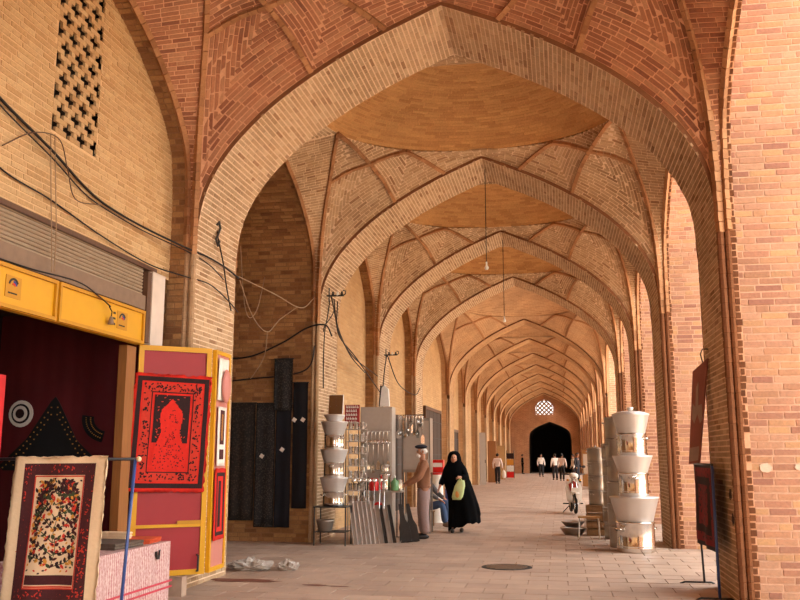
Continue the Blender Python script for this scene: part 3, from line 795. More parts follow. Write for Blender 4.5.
# roller shutter, rolled up under the wall
sh = empty('roller_shutter', (SHOP_X + .02, 8.0, 3.28)); tag(sh, 'rolled-up grey metal shutter above the yellow shop sign', 'shutter')
slat = MB(); ys0, ys1 = 5.9, 9.66
def at_parent(o, p): o.parent = p; o.matrix_parent_inverse = Matrix.Translation(p.location).inverted() if p.rotation_euler.z == 0 else p.matrix_basis.inverted()
for k in range(9):
    m = MB(); z = 3.49 + k * .04
    m.prism([(0, 0), (.012, .006), (.018, .019), (.012, .032), (0, .037)], (SHOP_X + .0, ys0, z), (1, 0, 0), (0, 0, 1), (0, 1, 0), ys1 - ys0)
    at_parent(m.build('slat', 'shutter_metal'), sh)
at_parent(MB().box((SHOP_X + .01, (ys0 + ys1) / 2, 3.40), (.10, ys1 - ys0, .17)).build('bottom_rail', 'shutter_box'), sh)
at_parent(MB().box((SHOP_X + .02, ys1 + .07, 3.36), (.1, .1, .86)).build('guide_rail', 'dark_wood'), sh)
lt = MB().box((SHOP_X - .02, 7.85, 3.845), (.14, 4.2, .05)).build('trim_20', 'dark_wood'); tag(lt, 'dark timber lintel over the shop shutter', None, None, 'structure')
# white door jamb and brown post
j = MB().box((SHOP_X + .0, 10.0, 1.92), (.12, .34, 3.80)).build('trim_21', 'white_paint'); tag(j, 'white-painted jamb at the far end of the shop front', None, None, 'structure')
j = MB().box((SHOP_X - .03, 9.46, 1.43), (.10, .22, 2.86)).build('trim_22', 'jamb_wood'); tag(j, 'brown wooden door post of the textile shop', None, None, 'structure')

# yellow sign
sg = empty('shop_sign', (SHOP_X + .06, 8.0, 2.87)); tag(sg, 'long yellow shop sign box with two framed panels and small emblems', 'sign')
SX = SHOP_X + .13
at_parent(MB().box((SHOP_X + .09, 7.70, 3.075), (.08, 3.60, .40)).build('sign_box', 'yellow_paint'), sg)
def frame_rect(y0, y1, z0, z1, t, x, d, mat, nm, par):
    m = MB(); m.box((x, (y0 + y1) / 2, z0 + t / 2), (d, y1 - y0, t)).box((x, (y0 + y1) / 2, z1 - t / 2), (d, y1 - y0, t))
    m.box((x, y0 + t / 2, (z0 + z1) / 2), (d, t, z1 - z0 - 2 * t)).box((x, y1 - t / 2, (z0 + z1) / 2), (d, t, z1 - z0 - 2 * t))
    at_parent(m.build(nm, mat), par)
for y0, y1 in ((5.92, 7.65), (7.69, 9.49)):
    frame_rect(y0, y1, 2.88, 3.27, .035, SX + .012, .03, 'yellow_edge', 'panel_frame', sg)
def emblem(y, z, s):
    r = MB().box((SX + .004, y, z), (.004, .20 * s, .17 * s)).build('label_plate', 'yellow_edge'); at_parent(r, sg)
    for mat, r0, r1, a0, a1 in (('ink_black', .05, .068, .5, 2.9), ('ink_blue', .03, .046, .2, 1.7), ('ink_red', .012, .028, .2, 2.4)):
        n = 10; pts = [(math.cos(a0 + (a1 - a0) * t / n), math.sin(a0 + (a1 - a0) * t / n)) for t in range(n + 1)]
        poly = [(p[0] * r1 * s, p[1] * r1 * s) for p in pts] + [(p[0] * r0 * s, p[1] * r0 * s) for p in pts[::-1]]
        at_parent(MB().prism(poly, (SX + .006, y, z + .005), (0, 1, 0), (0, 0, 1), (1, 0, 0), .003).build('emblem', mat), sg)
    m = MB()
    for k, w in enumerate((.03, .02, .035, .02)): m.box((SX + .007, y - .05 * s + .03 * k * s, z - .05 * s), (.003, w * s, .012 * s))
    at_parent(m.build('lettering', 'ink_black'), sg)
emblem(6.97, 3.08, 1.15); emblem(8.98, 3.08, 1.15)
m = MB()
for k in range(3): m.box((SX + .005, 8.80, 3.14 - k * .06), (.003, .05, .022))
q_ = m.build('lettering', 'ink_black'); at_parent(q_, sg); q_['kind'] = 'stuff'

# shop interior
m = MB(); nw = 40
x0, x1 = -7.12, -4.95
for k in range(nw + 1):
    x = x0 + (x1 - x0) * k / nw; y = 10.28 + .006 * math.sin(k * 1.7) + .006 * math.sin(k * .6 + 1)
    m.v += [(x, y, .0), (x, y, 3.4)]
m.f = [(2 * k, 2 * k + 2, 2 * k + 3, 2 * k + 1) for k in range(nw)]
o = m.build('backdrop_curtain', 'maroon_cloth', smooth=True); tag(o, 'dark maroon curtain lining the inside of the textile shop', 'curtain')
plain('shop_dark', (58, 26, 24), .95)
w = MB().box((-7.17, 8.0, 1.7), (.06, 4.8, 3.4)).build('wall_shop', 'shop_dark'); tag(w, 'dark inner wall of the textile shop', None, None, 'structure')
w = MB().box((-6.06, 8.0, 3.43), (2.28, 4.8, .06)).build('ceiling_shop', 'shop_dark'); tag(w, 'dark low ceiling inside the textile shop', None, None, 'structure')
# red cupboard at the near side
o = empty('cupboard', (-5.85, 7.9, 0)); tag(o, 'glossy red cupboard inside the shop beside the printed cloth rack', 'cupboard')
at_parent(MB().box((-5.85, 7.9, 1.2), (.8, .2, 2.40)).build('body', 'red_lacquer'), o)
at_parent(MB().box((-5.85, 7.788, 1.2), (.7, .02, 2.1)).build('door', 'red_paint'), o)
at_parent(MB().box((-5.55, 7.77, 1.2), (.02, .03, .16)).build('handle', 'black_metal'), o)

class Cloth:
    """hanging sheet; u right, v down, in metres"""
    def __init__(s, o, ex, ey, w, h, disp): s.o = Vector(o); s.ex = Vector(ex).normalized(); s.ey = Vector(ey).normalized(); s.n = -(s.ex.cross(s.ey)); s.w = w; s.h = h; s.d = disp
    def p(s, u, v, off=0.0): return s.o + s.ex * u + s.ey * v + s.n * (s.d(u, v) + off)
    def sheet(s, name, mat, parent=None, nu=16, nv=24, t=.006, jag=0.0, taper=None):
        V = []; F_ = []; rr = random.Random(3)
        for off in (0, -t):
            for i in range(nu + 1):
                for j in range(nv + 1):
                    u = s.w * i / nu; v = s.h * j / nv
                    if jag and i in (0, nu): u += rr.uniform(-jag, jag)
                    if jag and j in (0, nv): v += rr.uniform(-jag, jag)
                    V.append(tuple(s.p(u, v, off)))
        k = (nu + 1) * (nv + 1); idx = lambda i, j: i * (nv + 1) + j
        for i in range(nu):
            for j in range(nv):
                F_.append((idx(i, j), idx(i + 1, j), idx(i + 1, j + 1), idx(i, j + 1))); F_.append(tuple(k + q for q in (idx(i, j), idx(i, j + 1), idx(i + 1, j + 1), idx(i + 1, j))))
        for i in range(nu):
            for j in (0, nv): F_.append((idx(i, j), idx(i + 1, j), k + idx(i + 1, j), k + idx(i, j)))
        for j in range(nv):
            for i in (0, nu): F_.append((idx(i, j), idx(i, j + 1), k + idx(i, j + 1), k + idx(i, j)))
        return mesh_obj(name, V, F_, mat, parent, smooth=True)
    def rects(s, name, mat, parent, rl, off=.004, step=.03):
        V = []; F_ = []
        for u0, v0, u1, v1 in rl:
            a = max(1, int((u1 - u0) / step)); b = max(1, int((v1 - v0) / step)); k = len(V)
            for i in range(a + 1):
                for j in range(b + 1): V.append(tuple(s.p(u0 + (u1 - u0) * i / a, v0 + (v1 - v0) * j / b, off)))
            for i in range(a):
                for j in range(b): F_.append((k + i * (b + 1) + j, k + (i + 1) * (b + 1) + j, k + (i + 1) * (b + 1) + j + 1, k + i * (b + 1) + j + 1))
        return mesh_obj(name, V, F_, mat, parent)
    def polys(s, name, mat, parent, pl, off=.004):
        V = []; F_ = []
        for poly in pl:
            k = len(V); V += [tuple(s.p(u, v, off)) for u, v in poly]; F_.append(tuple(range(k, k + len(poly))))
        return mesh_obj(name, V, F_, mat, parent)

def leaf_poly(u, v, l, w, a):
    c, s_ = math.cos(a), math.sin(a)
    return [(u + c * x - s_ * y, v + s_ * x + c * y) for x, y in ((0, 0), (l * .3, w * .45), (l * .65, w * .4), (l, 0), (l * .65, -w * .4), (l * .3, -w * .45))]
def ring(u0, v0, u1, v1, t): return [(u0, v0, u1, v0 + t), (u0, v1 - t, u1, v1), (u0, v0 + t, u0 + t, v1 - t), (u1 - t, v0 + t, u1, v1 - t)]

# open door leaf, red in a yellow frame, swung out from the post
DA = math.atan2(.53, .69)
dr = empty('door_leaf', (-4.86, 9.64, 0), DA); tag(dr, 'open red shop door in a yellow frame swung out from the wall', 'door')
dx0, dx1, dz0, dz1 = 0.0, .87, .24, 2.895
for c, s_ in (((.435, 0, dz0 + .03), (.87, .06, .06)), ((.435, 0, dz1 - .03), (.87, .06, .06)), ((.03, 0, 1.567), (.06, .06, 2.535)), ((.84, 0, 1.567), (.06, .06, 2.535))):
    MB().box(c, s_).build('frame_bar', 'yellow_paint', dr)
MB().box((.435, 0, 1.567), (.76, .02, 2.545)).build('panel', 'red_paint', dr)
MB().box((.435, -.02, .80), (.75, .03, .035)).build('cross_bar', 'yellow_paint', dr)
MB().box((.67, -.03, .835), (.28, .025, .04)).build('bolt', 'yellow_edge', dr)
MB().tube([(.78, -.03, .46), (.78, -.08, .46), (.78, -.08, .28), (.78, -.03, .28)], .012).build('handle', 'black_metal', dr)
for z in (.6, 2.4): MB().tube([(0.0, -.035, z), (0.0, -.035, z + .1)], .014).build('hinge', 'yellow_edge', dr)
# second leaf folded back along the pier
d2 = empty('door_leaf', (-4.15, 10.22, 0), math.radians(93)); tag(d2, 'pale pink folding door leaf turned back along the brick pier', 'door')
for c, s_ in (((.025, 0, 1.567), (.05, .05, 2.65)), ((.555, 0, 1.567), (.05, .05, 2.65)), ((.29, 0, 2.867), (.48, .05, .05)), ((.29, 0, .267), (.48, .05, .05))):
    MB().box(c, s_).build('frame_bar', 'yellow_paint', d2)
MB().box((.29, 0, 1.567), (.48, .02, 2.55)).build('panel', 'pink_paint', d2)
pl = MB().box((-4.42, 9.98, .115), (.2, .14, .23)).build('door_block', 'plinth_stone'); tag(pl, 'rough stone block under the open red door', 'block')
# small cloths on the folded leaf
cl = Cloth((-4.115, 10.33, 2.2), (-.05, 1, 0), (0, 0, -1), .30, .72, lambda u, v: .008 * math.sin(u * 20))
o = cl.sheet('printed_runner', 'white_cloth', nu=6, nv=12); tag(o, 'narrow white printed runner hanging on the folded pink door leaf', 'cloth')
cl.rects('print_panel', 'maroon_print', o, [(.05, .04, .25, .46)]); cl.rects('print_field', 'ochre_print', o, [(.10, .09, .20, .41)], off=.004); cl.rects('print_band', 'maroon_print', o, [(.05, .52, .25, .64)])
cl = Cloth((-4.11, 10.27, 1.45), (-.05, 1, 0), (0, 0, -1), .40, .85, lambda u, v: .008 * math.sin(u * 18 + 1))
o = cl.sheet('red_runner', 'red_cloth', nu=6, nv=12, jag=.006); tag(o, 'small red patterned cloth below the white runner on the folded door', 'cloth')
cl.rects('print_border', 'dark_print', o, ring(.05, .05, .35, .80, .045)); cl.rects('print_field', 'dark_print', o, [(.15, .15, .25, .7)])
o = MB().sphere((-4.09, 10.50, 2.46), .17, 14, 10, (.22, .75, 1.25)).build('shade_patch_form', 'pink_paint', smooth=True); tag(o, 'added pink form standing in for the shaded patch on the folded door', 'patch')  # added shape standing in for the shaded part of the door leaf
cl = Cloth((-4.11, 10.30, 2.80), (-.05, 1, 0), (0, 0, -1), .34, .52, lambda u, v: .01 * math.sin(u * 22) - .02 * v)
o = cl.sheet('sun_patch_sheet', 'white_cloth', nu=8, nv=10); tag(o, 'added white sheet standing in for the sunlit patch on the folded pink door leaf', 'scarf')  # added white sheet in place of the sunlit patch on the leaf

# red rug with a figure on the open door
W_, H_ = .90, 1.36
ru = Cloth((-4.86 - .69 / .87 * .03 + .53 * .07, 9.64 - .53 / .87 * .03 - .69 * .07, 2.56), (.69, .53, -.02), (-.03, -.02, -1), W_, H_, lambda u, v: .012 * math.sin(u * 9) * (v / H_) + .006 * math.sin(v * 11 + u * 4))
rug = ru.sheet('hanging_rug', 'red_cloth', nu=24, nv=34, jag=.014); tag(rug, 'red printed rug with a dark niche and red figure on the red door', 'rug')
ru.rects('dark_border', 'dark_print', rug, ring(.025, .03, W_ - .025, H_ - .04, .055) )
ru.rects('red_border', 'red_print', rug, ring(.10, .105, W_ - .10, H_ - .115, .10))
ru.rects('thin_line', 'dark_print', rug, ring(.20, .205, W_ - .20, H_ - .215, .012), off=.006)
ru.rects('niche_field', 'dark_print', rug, [(.24, .24, W_ - .24, .80)])
sil = [(.30, .80), (.27, .86), (.25, H_ - .25), (W_ - .25, H_ - .25), (W_ - .27, .86), (W_ - .30, .80), (.56, .68), (.57, .60), (.585, .50), (.57, .42), (.52, .37), (.45, .28), (.38, .37), (.33, .42), (.315, .50), (.33, .60), (.34, .68)]
def inside(u, v, P):
    c = False
    for (a, b), (d, e) in zip(P, P[1:] + P[:1]):
        if (b > v) != (e > v) and u < (d - a) * (v - b) / (e - b) + a: c = not c
    return c
st_ = .01; ru.rects('figure', 'red_cloth', rug, [(u * st_, v * st_, (u + 1) * st_, (v + 1) * st_) for u in range(90) for v in range(136) if inside((u + .5) * st_, (v + .5) * st_, sil)], off=.009)
rr = random.Random(11); mot = []; mot2 = []
for k in range(190):
    u = rr.uniform(.27, W_ - .27); v = rr.uniform(.42, H_ - .27)
    if v < .8 and abs(u - W_ / 2) > .07: continue
    mot.append(leaf_poly(u, v, .022, .012, rr.uniform(0, 6.28)))
for k in range(260):
    s_ = rr.random()
    if s_ < .5: u = rr.choice([rr.uniform(.11, .19), rr.uniform(W_ - .19, W_ - .11)]); v = rr.uniform(.12, H_ - .13)
    else: u = rr.uniform(.11, W_ - .11); v = rr.choice([rr.uniform(.115, .195), rr.uniform(H_ - .205, H_ - .125)])
    mot2.append(leaf_poly(u, v, .03, .018, rr.uniform(0, 6.28)))
o = ru.polys('floral_print', 'dark_print', rug, mot + mot2, off=.012); o['kind'] = 'stuff'
mot3 = [leaf_poly(rr.uniform(.25, W_ - .27), rr.uniform(.25, .78), .03, .012, rr.uniform(0, 6.28)) for k in range(50)]
o = ru.polys('field_print', 'red_print', rug, mot3, off=.006); o['kind'] = 'stuff'

# rack with the tree cloth
rk = empty('cloth_rack', (-4.3, 6.8, 0)); tag(rk, 'blue metal rack with a dark crossbar holding the tree-printed cloth', 'rack')
RZ = 1.575; RY = 6.8; px_ = -3.41
m = MB(); m.tube([(px_, RY, RZ), (px_ - .08, RY, 0.03)], .014, 8); at_parent(m.build('pole', 'blue_metal', smooth=True), rk)
m = MB(); m.tube([(-5.3, RY, RZ - .0), (px_ + .02, RY, RZ)], .013, 8); at_parent(m.build('crossbar', 'black_metal', smooth=True), rk)
at_parent(MB().sphere((px_ + .03, RY, RZ), .022).build('end_cap', 'cream_cloth', smooth=True), rk)
m = MB(); m.tube([(-5.25, RY, RZ), (-5.25, RY, .03)], .014, 8); at_parent(m.build('pole', 'blue_metal', smooth=True), rk)
for xx in (px_ - .08, -5.25):
    m = MB(); m.bar((xx, RY - .25, .018), (xx, RY + .25, .018), .03, .036); at_parent(m.build('foot', 'blue_metal'), rk)
W_, H_ = .83, 1.23
tc_ = Cloth((-4.465, RY - .025, 1.592), (1, 0, .008), (-.045, 0, -1), W_, H_, lambda u, v: .018 * math.sin(u * 7.5) * (v / H_) + .012 * math.sin(u * 17 + v * 3))
tree = tc_.sheet('printed_cloth', 'cream_cloth', nu=24, nv=34, jag=.008); tag(tree, 'cream cloth block-printed with a dark tree of life hanging on the rack', 'cloth')
tc_.rects('printed_border', 'maroon_print', tree, ring(.10, .055, W_ - .10, 1.145, .095))
tc_.rects('border_line', 'red_print', tree, ring(.195, .155, W_ - .195, 1.055, .010), off=.006)
tc_.rects('base_band', 'maroon_print', tree, [(.21, .945, W_ - .21, 1.02)])
tc_.rects('base_line', 'red_print', tree, [(.21, 1.03, W_ - .21, 1.042)], off=.006)
cu = W_ / 2; stems = []; lv = {'maroon_print': [], 'red_print': [], 'dark_print': [], 'green_print': [], 'ochre_print': []}
def branch(u, v, a, l, dep):
    n = 5; w = .005 + .003 * dep; P = [(u, v)]
    for k in range(n): a2 = a + .22 * math.sin(k + dep); u += math.cos(a2) * l / n; v += math.sin(a2) * l / n; P.append((u, v))
    for q in range(n):
        (ua, va), (ub, vb) = P[q], P[q + 1]; d = math.hypot(ub - ua, vb - va) or 1; nx, ny = -(vb - va) / d * w / 2, (ub - ua) / d * w / 2
        stems.append([(ua + nx, va + ny), (ub + nx, vb + ny), (ub - nx, vb - ny), (ua - nx, va - ny)])
    for q in P[1:]:
        for s_ in (-1, 1):
            lv[rr.choice(['maroon_print', 'dark_print', 'dark_print', 'maroon_print', 'green_print', 'dark_print', 'red_print', 'ochre_print'])].append(leaf_poly(q[0], q[1], rr.uniform(.034, .054), rr.uniform(.022, .034), a + s_ * rr.uniform(.5, 1.3)))
    if dep > 0:
        for s_ in (-1, 1): branch(P[-2][0], P[-2][1], a + s_ * .75, l * .68, dep - 1)
branch(cu, .94, -PI / 2, .28, 0)
for k, (v, l) in enumerate(((.88, .20), (.79, .22), (.69, .22), (.59, .21), (.49, .19), (.39, .15), (.30, .11))):
    for s_ in (-1, 1): branch(cu, v, -PI / 2 + s_ * (1.15 - .07 * k), l, 1)
branch(cu, .70, -PI / 2, .48, 0)
ok = lambda p: all(.21 < u < W_ - .21 and .17 < v < .94 for u, v in p)
o = tc_.polys('tree_stems', 'green_print', tree, [p for p in stems if ok(p)]); o['kind'] = 'stuff'
for k in range(150):
    lv[rr.choice(list(lv))].append(leaf_poly(rr.uniform(.21, W_ - .23), rr.uniform(.18, .93), .026, .016, rr.uniform(0, 6.28)))
for k, q in lv.items():
    o = tc_.polys('tree_leaves', k, tree, [p for p in q if ok(p)], off=.007); o['kind'] = 'stuff'
o = tc_.polys('border_print', 'red_print', tree, [leaf_poly(u, v, .022, .01, rr.uniform(0, 6.28)) for u, v in [(rr.choice([rr.uniform(.11, .18), rr.uniform(W_ - .185, W_ - .115)]), rr.uniform(.07, 1.13)) for _ in range(170)] + [(rr.uniform(.11, W_ - .12), rr.choice([rr.uniform(.07, .135), rr.uniform(1.065, 1.13)])) for _ in range(90)]], off=.004); o['kind'] = 'stuff'

# table under a patterned pink cloth
def tablecloth_mat():
    m, nt, b = new_mat('pink_pattern')
    tc = N(nt, 'ShaderNodeTexCoord'); mp = N(nt, 'ShaderNodeMapping'); mp.inputs['Scale'].default_value = (1, 1, 1)
    vo = nt.nodes.new('ShaderNodeTexWave'); vo.wave_type = 'BANDS'; vo.bands_direction = 'Y'; vo.inputs['Scale'].default_value = 9.0; vo.inputs['Distortion'].default_value = 2.2; vo.inputs['Detail'].default_value = 2.0; vo.inputs['Detail Scale'].default_value = 6.0
    ck = nt.nodes.new('ShaderNodeTexVoronoi'); ck.inputs['Scale'].default_value = 34.0
    nt.links.new(tc.outputs['Object'], vo.inputs['Vector']); nt.links.new(tc.outputs['Object'], ck.inputs['Vector'])
    r1 = ramp(nt, [(214, 190, 180), (206, 172, 166), (158, 66, 76)]); nt.links.new(vo.outputs['Fac'], r1.inputs['Fac'])
    r2 = ramp(nt, [(136, 44, 58), (220, 198, 188)]); nt.links.new(ck.outputs['Distance'], r2.inputs['Fac'])
    mx = N(nt, 'ShaderNodeMix', _data_type='RGBA'); mx.inputs['Factor'].default_value = .45
    nt.links.new(r1.outputs['Color'], mx.inputs['A']); nt.links.new(r2.outputs['Color'], mx.inputs['B']); nt.links.new(mx.outputs['Result'], b.inputs['Base Color']); b.inputs['Roughness'].default_value = .9
tablecloth_mat(); plain('pink_band', (190, 66, 78), .9, noise=.3, scale=60)
tx0, tx1, ty0, ty1, tz = -4.80, -4.15, 7.15, 9.18, .70
tb = empty('display_table', ((tx0 + tx1) / 2, 9.45, 0)); tag(tb, 'low wooden table draped with the pink cloth beside the red door', 'table')
at_parent(MB().box(((tx0 + tx1) / 2, (ty0 + ty1) / 2, tz - .05), (tx1 - tx0 - .06, ty1 - ty0 - .06, .04)).build('tabletop', 'dark_wood'), tb)
for x in (tx0 + .1, tx1 - .1):
    for y in (ty0 + .1, ty1 - .1): at_parent(MB().box((x, y, (tz - .07) / 2), (.06, .06, tz - .07)).build('leg', 'dark_wood'), tb)
# cloth: top plus wavy skirt
m = MB(); per = [(tx0, ty0), (tx1, ty0), (tx1, ty1), (tx0, ty1)]; ring_ = []
for a in range(4):
    p, q = per[a], per[(a + 1) % 4]; n = 10 if a % 2 == 0 else 34
    for k in range(n): ring_.append((p[0] + (q[0] - p[0]) * k / n, p[1] + (q[1] - p[1]) * k / n, a))
cx, cy = (tx0 + tx1) / 2, (ty0 + ty1) / 2; nr_ = len(ring_)
for lev, (z, sw) in enumerate(((tz, .0), (tz - .03, .008), (.45, .012), (.22, .018), (.03, .024))):
    for k, (x, y, a) in enumerate(ring_):
        d = sw * (1 + .8 * math.sin(k * 1.1)) ; nx, ny = ((0, -1), (1, 0), (0, 1), (-1, 0))[a]
        m.v.append((x + nx * d, y + ny * d, z))
for l in range(4):
    for k in range(nr_): m.f.append((l * nr_ + k, (l + 1) * nr_ + k, (l + 1) * nr_ + (k + 1) % nr_, l * nr_ + (k + 1) % nr_))
m.f.append(tuple(range(nr_)))
tcl = m.build('tablecloth', 'pink_pattern'); tag(tcl, 'pink and white patterned cloth draped over the low shop table', 'tablecloth')
for z in (.30, .24):
    MB().box((cx, ty0 - .034, z), (tx1 - tx0, .004, .02)).build('printed_band', 'pink_band', tcl)
    MB().box((tx1 + .034, cy, z), (.004, ty1 - ty0, .02)).build('printed_band', 'pink_band', tcl)
bird = [(-.05, 0), (-.03, -.03), (.02, -.035), (.035, 0), (.03, .04), (.045, .06), (.02, .055), (.015, .01), (-.02, 0), (-.035, .05), (-.06, .045)]
MB().prism(bird, (tx1 + .014, 8.85, .58), (0, 1, 0), (0, 0, 1), (1, 0, 0), .014).build('bird_print', 'ink_black', tcl)
# folded textiles on the table
def folded(name, label, c, d, mat, rz=0, n=3):
    o = empty(name, (c[0], c[1], c[2]), rz); tag(o, label, 'cloth')
    for k in range(n):
        q = MB(); h = d[2] / n
        q.prism([(-d[0] / 2, 0), (d[0] / 2, 0), (d[0] / 2 + .01, h / 2), (d[0] / 2, h * .96), (-d[0] / 2, h * .96), (-d[0] / 2 - .01, h / 2)], (0.004 * k, -d[1] / 2, k * h), (1, 0, 0), (0, 0, 1), (0, 1, 0), d[1])
        q.build('fold', mat, o)
    return o
plain('orange_cloth', (206, 84, 44), .9, noise=.35, scale=30); plain('grey_print', (96, 82, 70), .9, noise=.5, scale=26)
folded('folded_cloth', 'orange and red folded cloth on the draped table', (-4.40, 8.95, tz + .002), (.34, .34, .05), 'orange_cloth', .1)
o = folded('folded_cloth', 'grey patterned folded cloth on the draped table', (-4.46, 8.42, tz + .002), (.46, .5, .06), 'grey_print', -.1, 2)
folded('folded_cloth', 'cream folded cloth behind the grey one on the draped table', (-4.60, 8.79, tz + .002), (.3, .14, .12), 'cream_cloth', 0, 4)
# textiles pinned on the curtain: triangular scarf, round mat, crescent
YB = 10.266
sc = empty('pinned_scarf', (-6.27, YB, 1.5)); tag(sc, 'black triangular embroidered scarf pinned on the maroon curtain', 'scarf')
tri = [(-.72, 0), (-.36, .34), (-.06, .80), (0, .86), (.06, .78), (.32, .32), (.66, .02), (.6, -.05), (-.66, -.06)]
at_parent(MB().prism(tri, (-6.27, YB, 1.48), (1, 0, 0), (0, 0, 1), (0, -1, 0), .012).build('cloth', 'black_cloth'), sc)
m = MB()
for s_, x1_, z1_ in ((-1, -.72, 0), (1, .66, .02)):
    for k in range(16):
        for off in (.05, .14):
            t = k / 16; x = (x1_ * (1 - t)) ; z = .84 * t ** 1.25 - off
            if z > -.03: m.box((-6.27 + x * (1 - off * .3), YB - .016, 1.48 + z), (.014, .006, .014))
q_ = m.build('beading', 'ochre_print'); at_parent(q_, sc); q_['kind'] = 'stuff'
mt_ = empty('round_mat', (-6.72, YB, 2.0)); tag(mt_, 'white round embroidered mat pinned beside the black scarf', 'mat')
RX = Matrix.Rotation(PI / 2, 3, 'X')
for r0, z0, mat, nm in ((.17, 0.0, 'white_cloth', 'mat_body'), (.125, .012, 'black_cloth', 'dark_ring'), (.10, .018, 'white_cloth', 'inner_ring'), (.06, .024, 'dark_print', 'centre')):
    at_parent(MB().lathe([(0.001, z0), (r0, z0), (r0, z0 + .01), (.001, z0 + .012)], (-6.74, YB, 2.13), 20, M=RX).build(nm, mat), mt_)
cr = empty('pinned_collar', (-5.72, YB, 1.8)); tag(cr, 'dark crescent-shaped beaded collar pinned on the maroon curtain', 'collar')
n = 14; pts = [(math.cos(PI * .95 + 1.5 * t / n), math.sin(PI * .95 + 1.5 * t / n)) for t in range(n + 1)]
poly = [(p[0] * .36, p[1] * .3) for p in pts] + [(p[0] * .2 , p[1] * .16) for p in pts[::-1]]
at_parent(MB().prism(poly, (-5.53, YB, 2.06), (1, 0, 0), (0, 0, 1), (0, -1, 0), .012).build('cloth', 'black_cloth'), cr)
m = MB()
for p in pts[1:-1]:
    for q in (.24, .3): m.box((-5.53 + p[0] * q, YB - .015, 2.06 + p[1] * q * .83), (.012, .006, .012))
q_ = m.build('beading', 'ochre_print'); at_parent(q_, cr); q_['kind'] = 'stuff'

# ---------------------------------------------------------------- cables on the left
def cable(label, pts, r=.012, mat='cable_black', sag=None):
    C = catmull(pts, 10 * len(pts)); m = MB(); m.tube([tuple(p) for p in C], r, 6)
    o = m.build('electric_cable', mat, smooth=True); tag(o, label, 'cable'); return o
xw = SHOP_X + .03
cable('thick black cable sagging along the tan wall above the shop shutter', [(xw, 6.2, 4.95), (xw, 6.73, 4.76), (xw + .02, 7.55, 4.56), (xw, 8.2, 4.40), (xw + .01, 8.7, 4.32), (xw + .06, 9.5, 4.28), (-4.60, 10.28, 4.21), (-4.47, 10.6, 4.17), (-4.46, 11.2, 4.16), (-4.47, 11.8, 4.12)], .014)
cable('thin black cable running just below the thick one on the tan wall', [(xw, 6.2, 4.90), (xw, 6.73, 4.70), (xw + .03, 7.55, 4.48), (xw, 8.2, 4.33), (xw + .02, 8.7, 4.27), (xw + .05, 9.5, 4.24), (-4.60, 10.29, 4.17), (-4.47, 10.7, 4.08), (-4.46, 11.2, 3.98)], .008)
cable('black cable slanting low over the shutter to the brick pier', [(xw, 6.3, 4.25), (xw, 6.9, 4.12), (xw, 7.6, 4.08), (xw + .01, 8.6, 3.96), (xw + .08, 9.6, 3.86), (-4.60, 10.29, 3.84), (-4.46, 10.7, 3.82), (-4.46, 11.3, 3.74), (-4.46, 11.8, 3.62)], .009)
cable('loose thin wire looping down the tan wall', [(xw, 6.8, 4.35), (xw + .03, 7.2, 4.62), (xw + .05, 7.6, 4.7), (xw + .04, 7.8, 4.46), (xw + .03, 8.0, 4.2), (xw + .03, 8.5, 4.28)], .006, 'dark_wood')
cable('pale wire hanging straight down past the shutter beside the emblem', [(xw + .02, 7.50, 4.72), (xw + .04, 7.52, 4.3), (xw + .10, 7.50, 3.75), (xw + .16, 7.46, 3.32)], .006, 'cable_tan')
cable('second pale wire hanging down past the shutter', [(xw + .02, 7.57, 4.74), (xw + .04, 7.60, 4.3), (xw + .11, 7.56, 3.8), (xw + .16, 7.50, 3.33)], .006, 'cable_tan')
cable('grey wire lying along the top edge of the yellow sign', [(SX, 6.3, 3.29), (SX, 7.2, 3.30), (SX + .02, 8.0, 3.33), (SX + .05, 8.4, 3.24), (SX + .05, 8.62, 3.18)], .008, 'cable_black')
sk = empty('bulb_socket', (SX + .05, 8.65, 3.0)); tag(sk, 'grey bulb socket hanging on a short wire over the yellow sign', 'socket')
m = MB(); m.tube([(SX + .04, 8.61, 3.18), (SX + .05, 8.66, 3.13), (SX + .05, 8.65, 3.07)], .006); at_parent(m.build('wire', 'cable_black'), sk)
m = MB(); m.lathe([(.008, .03), (.016, .02), (.03, -.03), (.034, -.06), (.001, -.06)][::-1], (SX + .05, 8.65, 3.05), 12); at_parent(m.build('socket', 'shutter_box', smooth=True), sk)
